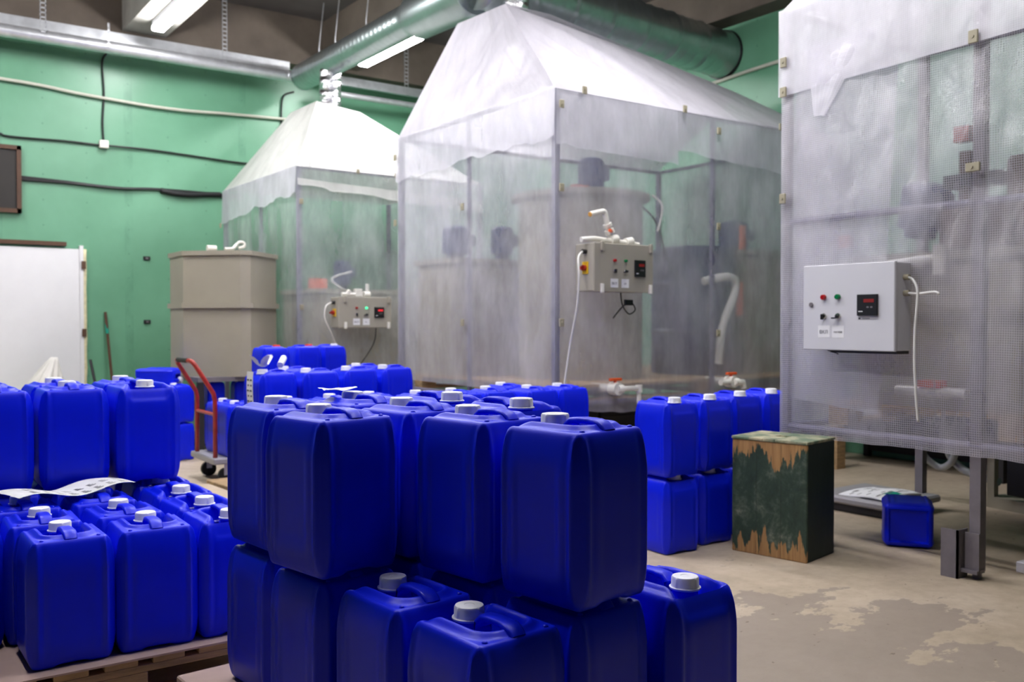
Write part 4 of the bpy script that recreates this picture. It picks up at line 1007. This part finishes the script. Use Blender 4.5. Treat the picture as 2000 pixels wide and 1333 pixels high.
m = MB(); n = 150; a = Vector((.02, 6.20, .02)); b = Vector((3.19, 6.52, .02)); m.tube([a+(b-a)*(k/n) for k in range(n+1)], .23, 36, radii=[.225+(.006 if k % 7 == 0 else 0)+(.008 if k % 21 < 2 else 0) for k in range(n+1)]); o = m.obj('ribbed_branch', M['duct'], bd_, smooth=True)
m = MB(); m.tube([(3.165, 6.52, .02), (3.195, 6.523, .02)], .245, 36); m.obj('end_collar', M['black'], bd_, auto=30)
for y in (9.3, 8.9, 8.2): m = MB(); m.tube([(.02, y, .14), (.02, y+.0, .22), (.1, y+.05, .72)], .006, 6); m.obj('hanger_wire', M['galv'], bd_)
# fluorescent fixtures
def fixture(x, y0, y1, z, lab):
    r = empty('ceiling_lamp', (x, (y0+y1)/2, z), 0, lab, 'ceiling lamp', 'fluorescent ceiling lamps'); l = (y1-y0)/2
    box('housing', (-.055, -l, .03), (.055, l, .10), M['white_cap'], r, .01)
    o = box('diffuser', (-.06, -l+.01, -.01), (.06, l-.01, .03), M['lamp'], r, .015)
    for q in (-1, 1): box('end_cap', (-.058, q*(l-.002)-.012, -.005), (.058, q*(l-.002)+.012, .05), M['white_cap'], r, .004)
    return r
FZ = 4.0
fixture(2.505, 8.2, 9.45, FZ, 'long fluorescent lamp under the whitewashed beam over the green wall')
fixture(4.69, 8.15, 9.42, FZ, 'fluorescent lamp beside the large duct between wall and tents')
fixture(4.69, 6.70, 7.88, FZ, 'fluorescent lamp just over the roof of the large tent')
for (x, y) in ((2.505, 6.6), (2.505, 4.6), (2.505, 2.2), (.36, 8.8), (.36, 6.2), (.36, 3.2), (4.69, 4.5)):
    fixture(x, y-.62, y+.62, FZ, 'fluorescent lamp out of the picture above the hall floor')

# ------------------------------------------------------------------ wall services
def cable(name, pts, r, mat, lab, cat='cable', k=6): return tag(tube(name, smoothpath(pts, k), r, M[mat], None, 8), lab, cat)
YW = 10.18
cable('conduit_pipe', [(-1, YW-.02, 3.5), (1.2, YW-.02, 3.50), (2.0, YW-.02, 3.45), (2.8, YW-.02, 3.42), (3.5, YW-.02, 3.45), (4.3, YW-.02, 3.48)], .016, 'conduit', 'pale conduit sagging across the upper green wall', 'conduit')
cable('cord', [(-1, YW, 3.1), (1.0, YW, 3.0), (1.3, YW, 2.96), (1.8, YW, 2.97), (2.1, YW, 2.965), (2.16, YW-.01, 2.965), (2.6, YW, 2.97), (3.1, YW, 2.95), (3.6, YW, 2.93), (4.1, YW, 2.95)], .010, 'cable', 'thin black cable running through the white junction box')
cable('cord', [(2.16, YW, 3.0), (2.15, YW, 3.2), (2.165, YW, 3.5), (2.15, YW, 3.8), (2.19, YW-.02, 3.90)], .010, 'cable', 'black cable rising from the junction box to the thin duct')
cable('cord', [(4.05, YW, 3.4), (4.05, YW, 3.6), (4.08, YW, 3.74), (4.2, YW, 3.80)], .010, 'cable', 'black cable bending behind the foil chimney of the white tent')
hb = MB(); 
for k in range(4): hb.tube(smoothpath([(1.35, YW, 2.585-.012*k), (1.8, YW, 2.57-.006*k), (2.3, YW-.005*k, 2.55-.004*k), (2.7, YW, 2.57-.004*k), (3.4, YW, 2.57-.008*k), (3.6, YW, 2.57)], 6), .009, 8)
hb.tube(smoothpath([(2.72, YW, 2.555), (2.85, YW-.01, 2.535), (3.0, YW-.01, 2.53), (3.2, YW, 2.55), (3.35, YW, 2.56)], 5), .03, 10)
tag(hb.obj('cord_bundle', M['cable'], smooth=True), 'thick bundle of black cables at the height of the dark picture', 'cable')
jb = tag(box('junction_box', (2.115, YW-.04, 2.935), (2.20, YW+.018, 3.015), M['pvc'], None, .006), 'small white junction box on the green wall', 'junction box')
for z, l in ((1.836, 'upper small black socket on the green wall beside the tank'), (1.171, 'lower small black socket on the green wall beside the tank')):
    s_ = empty('wall_socket', (2.575, 10.2, z), 0, l, 'socket'); box('plate', (-.035, -.015, -.02), (.035, 0, .02), M['black'], s_, .003); box('insert', (-.012, -.018, -.008), (.012, -.015, .008), M['steel'], s_)
pf = empty('framed_panel', (1.20, 10.2, 2.555), 0, 'dark panel in a brown wooden frame hung on the green wall', 'picture')
box('panel', (-.38, -.03, -.30), (.175, -.01, .30), M['panel'], pf); 
fm = MB(); fm.box((-.42, -.05, -.33), (.205, 0, -.29)); fm.box((-.42, -.05, .28), (.205, 0, .32)); fm.box((.165, -.05, -.33), (.205, 0, .32)); fm.box((-.42, -.05, -.33), (-.38, 0, .32)); fm.obj('frame', M['brown'], pf)
cable('conduit_pipe', [(7.28, 9.5, 3.60), (7.28, 7.5, 3.61), (7.28, 6.7, 3.62), (7.28, 5.7, 3.66), (7.28, 3, 3.68)], .018, 'conduit', 'pale conduit on the end wall beyond the large tent', 'conduit')
br = empty('broom_handle', (2.17, 10.12, 0), 0, 'wooden broom pole leaning on the green wall beside the door', 'broom')
tube('pole', [(.06, -.12, 0), (-.01, .05, 1.27)], .014, M['brown'], br); tube('green_tape', [(.0022, .0205, 1.05), (-.004, .037, 1.15)], .0155, M['tape'], br)
# sack and tub by the door
def sack(u, v):
    a = u*2*math.pi; h = v
    r = (.34*(1-h)**.95+.025)*(1+.17*math.sin(a*4+h*3)+.11*math.sin(a*9-h*5))
    return Vector((1.42+r*math.cos(a)+.16*h*h, 9.55+r*math.sin(a)*.8, .84*h))
sk = MB(); nu, nv = 60, 24; vs = []; fs = []
for j in range(nv+1):
    for i in range(nu): vs.append(sack(i/nu, j/nv))
for j in range(nv):
    for i in range(nu): a = j*nu+i; b = j*nu+(i+1) % nu; fs.append((a, b, b+nu, a+nu))
fs.append(tuple(range(nv*nu, (nv+1)*nu))); sk.add(vs, fs); tag(sk.obj('plastic_sack', M['bag'], smooth=True), 'peaked white plastic sack standing before the white door', 'sack')
tb = empty('plastic_tub', (1.90, 9.0, 0), 0, 'cream round tub with a dark handle beside the white sack', 'tub')
m = MB(); m.lathe([(.24, 0), (.29, .50), (.305, .50), (.305, .53), (.285, .54), (.05, .545)], 40); m.obj('tub_wall', M['bag'], tb, auto=40)
tube('handle', [(-.05, -.10, .545), (.08, -.12, .56)], .012, M['black'], tb)
st = tag(tube('black_rod', [(2.02, 9.45, 0), (1.93, 9.75, .80)], .014, M['cable']), 'short black rod leaning by the door edge behind the cans', 'rod')
# white strip on the small pile
tag(box('white_strip', (2.10, 7.90, .93), (2.16, 7.93, 1.0), M['paper'], None, .004), 'white sticker end on the topmost small can by the tank', 'sticker') if False else None

# ------------------------------------------------------------------ light and camera
w = bpy.data.worlds.new('World'); bpy.context.scene.world = w; w.use_nodes = True
w.node_tree.nodes['Background'].inputs[0].default_value = (.5, .55, .7, 1); w.node_tree.nodes['Background'].inputs[1].default_value = .02
cam = bpy.data.cameras.new('Camera'); co = bpy.data.objects.new('Camera', cam); C.objects.link(co)
co.location = (0, 0, 1.155); co.rotation_euler = (R(90-1.083), 0, R(-35.5))
cam.sensor_width = 36; cam.lens = 1825/2000*36; cam.clip_start = .05
cam.dof.use_dof = True; cam.dof.focus_distance = 2.3; cam.dof.aperture_fstop = 5.0
sc = bpy.context.scene; sc.camera = co
sc.view_settings.view_transform = 'Standard'; sc.view_settings.look = 'None'; sc.view_settings.gamma = 1; sc.view_settings.exposure = 0
sc.cycles.max_bounces = 10; sc.cycles.transparent_max_bounces = 16; sc.cycles.sample_clamp_indirect = 4; sc.cycles.sample_clamp_direct = 40
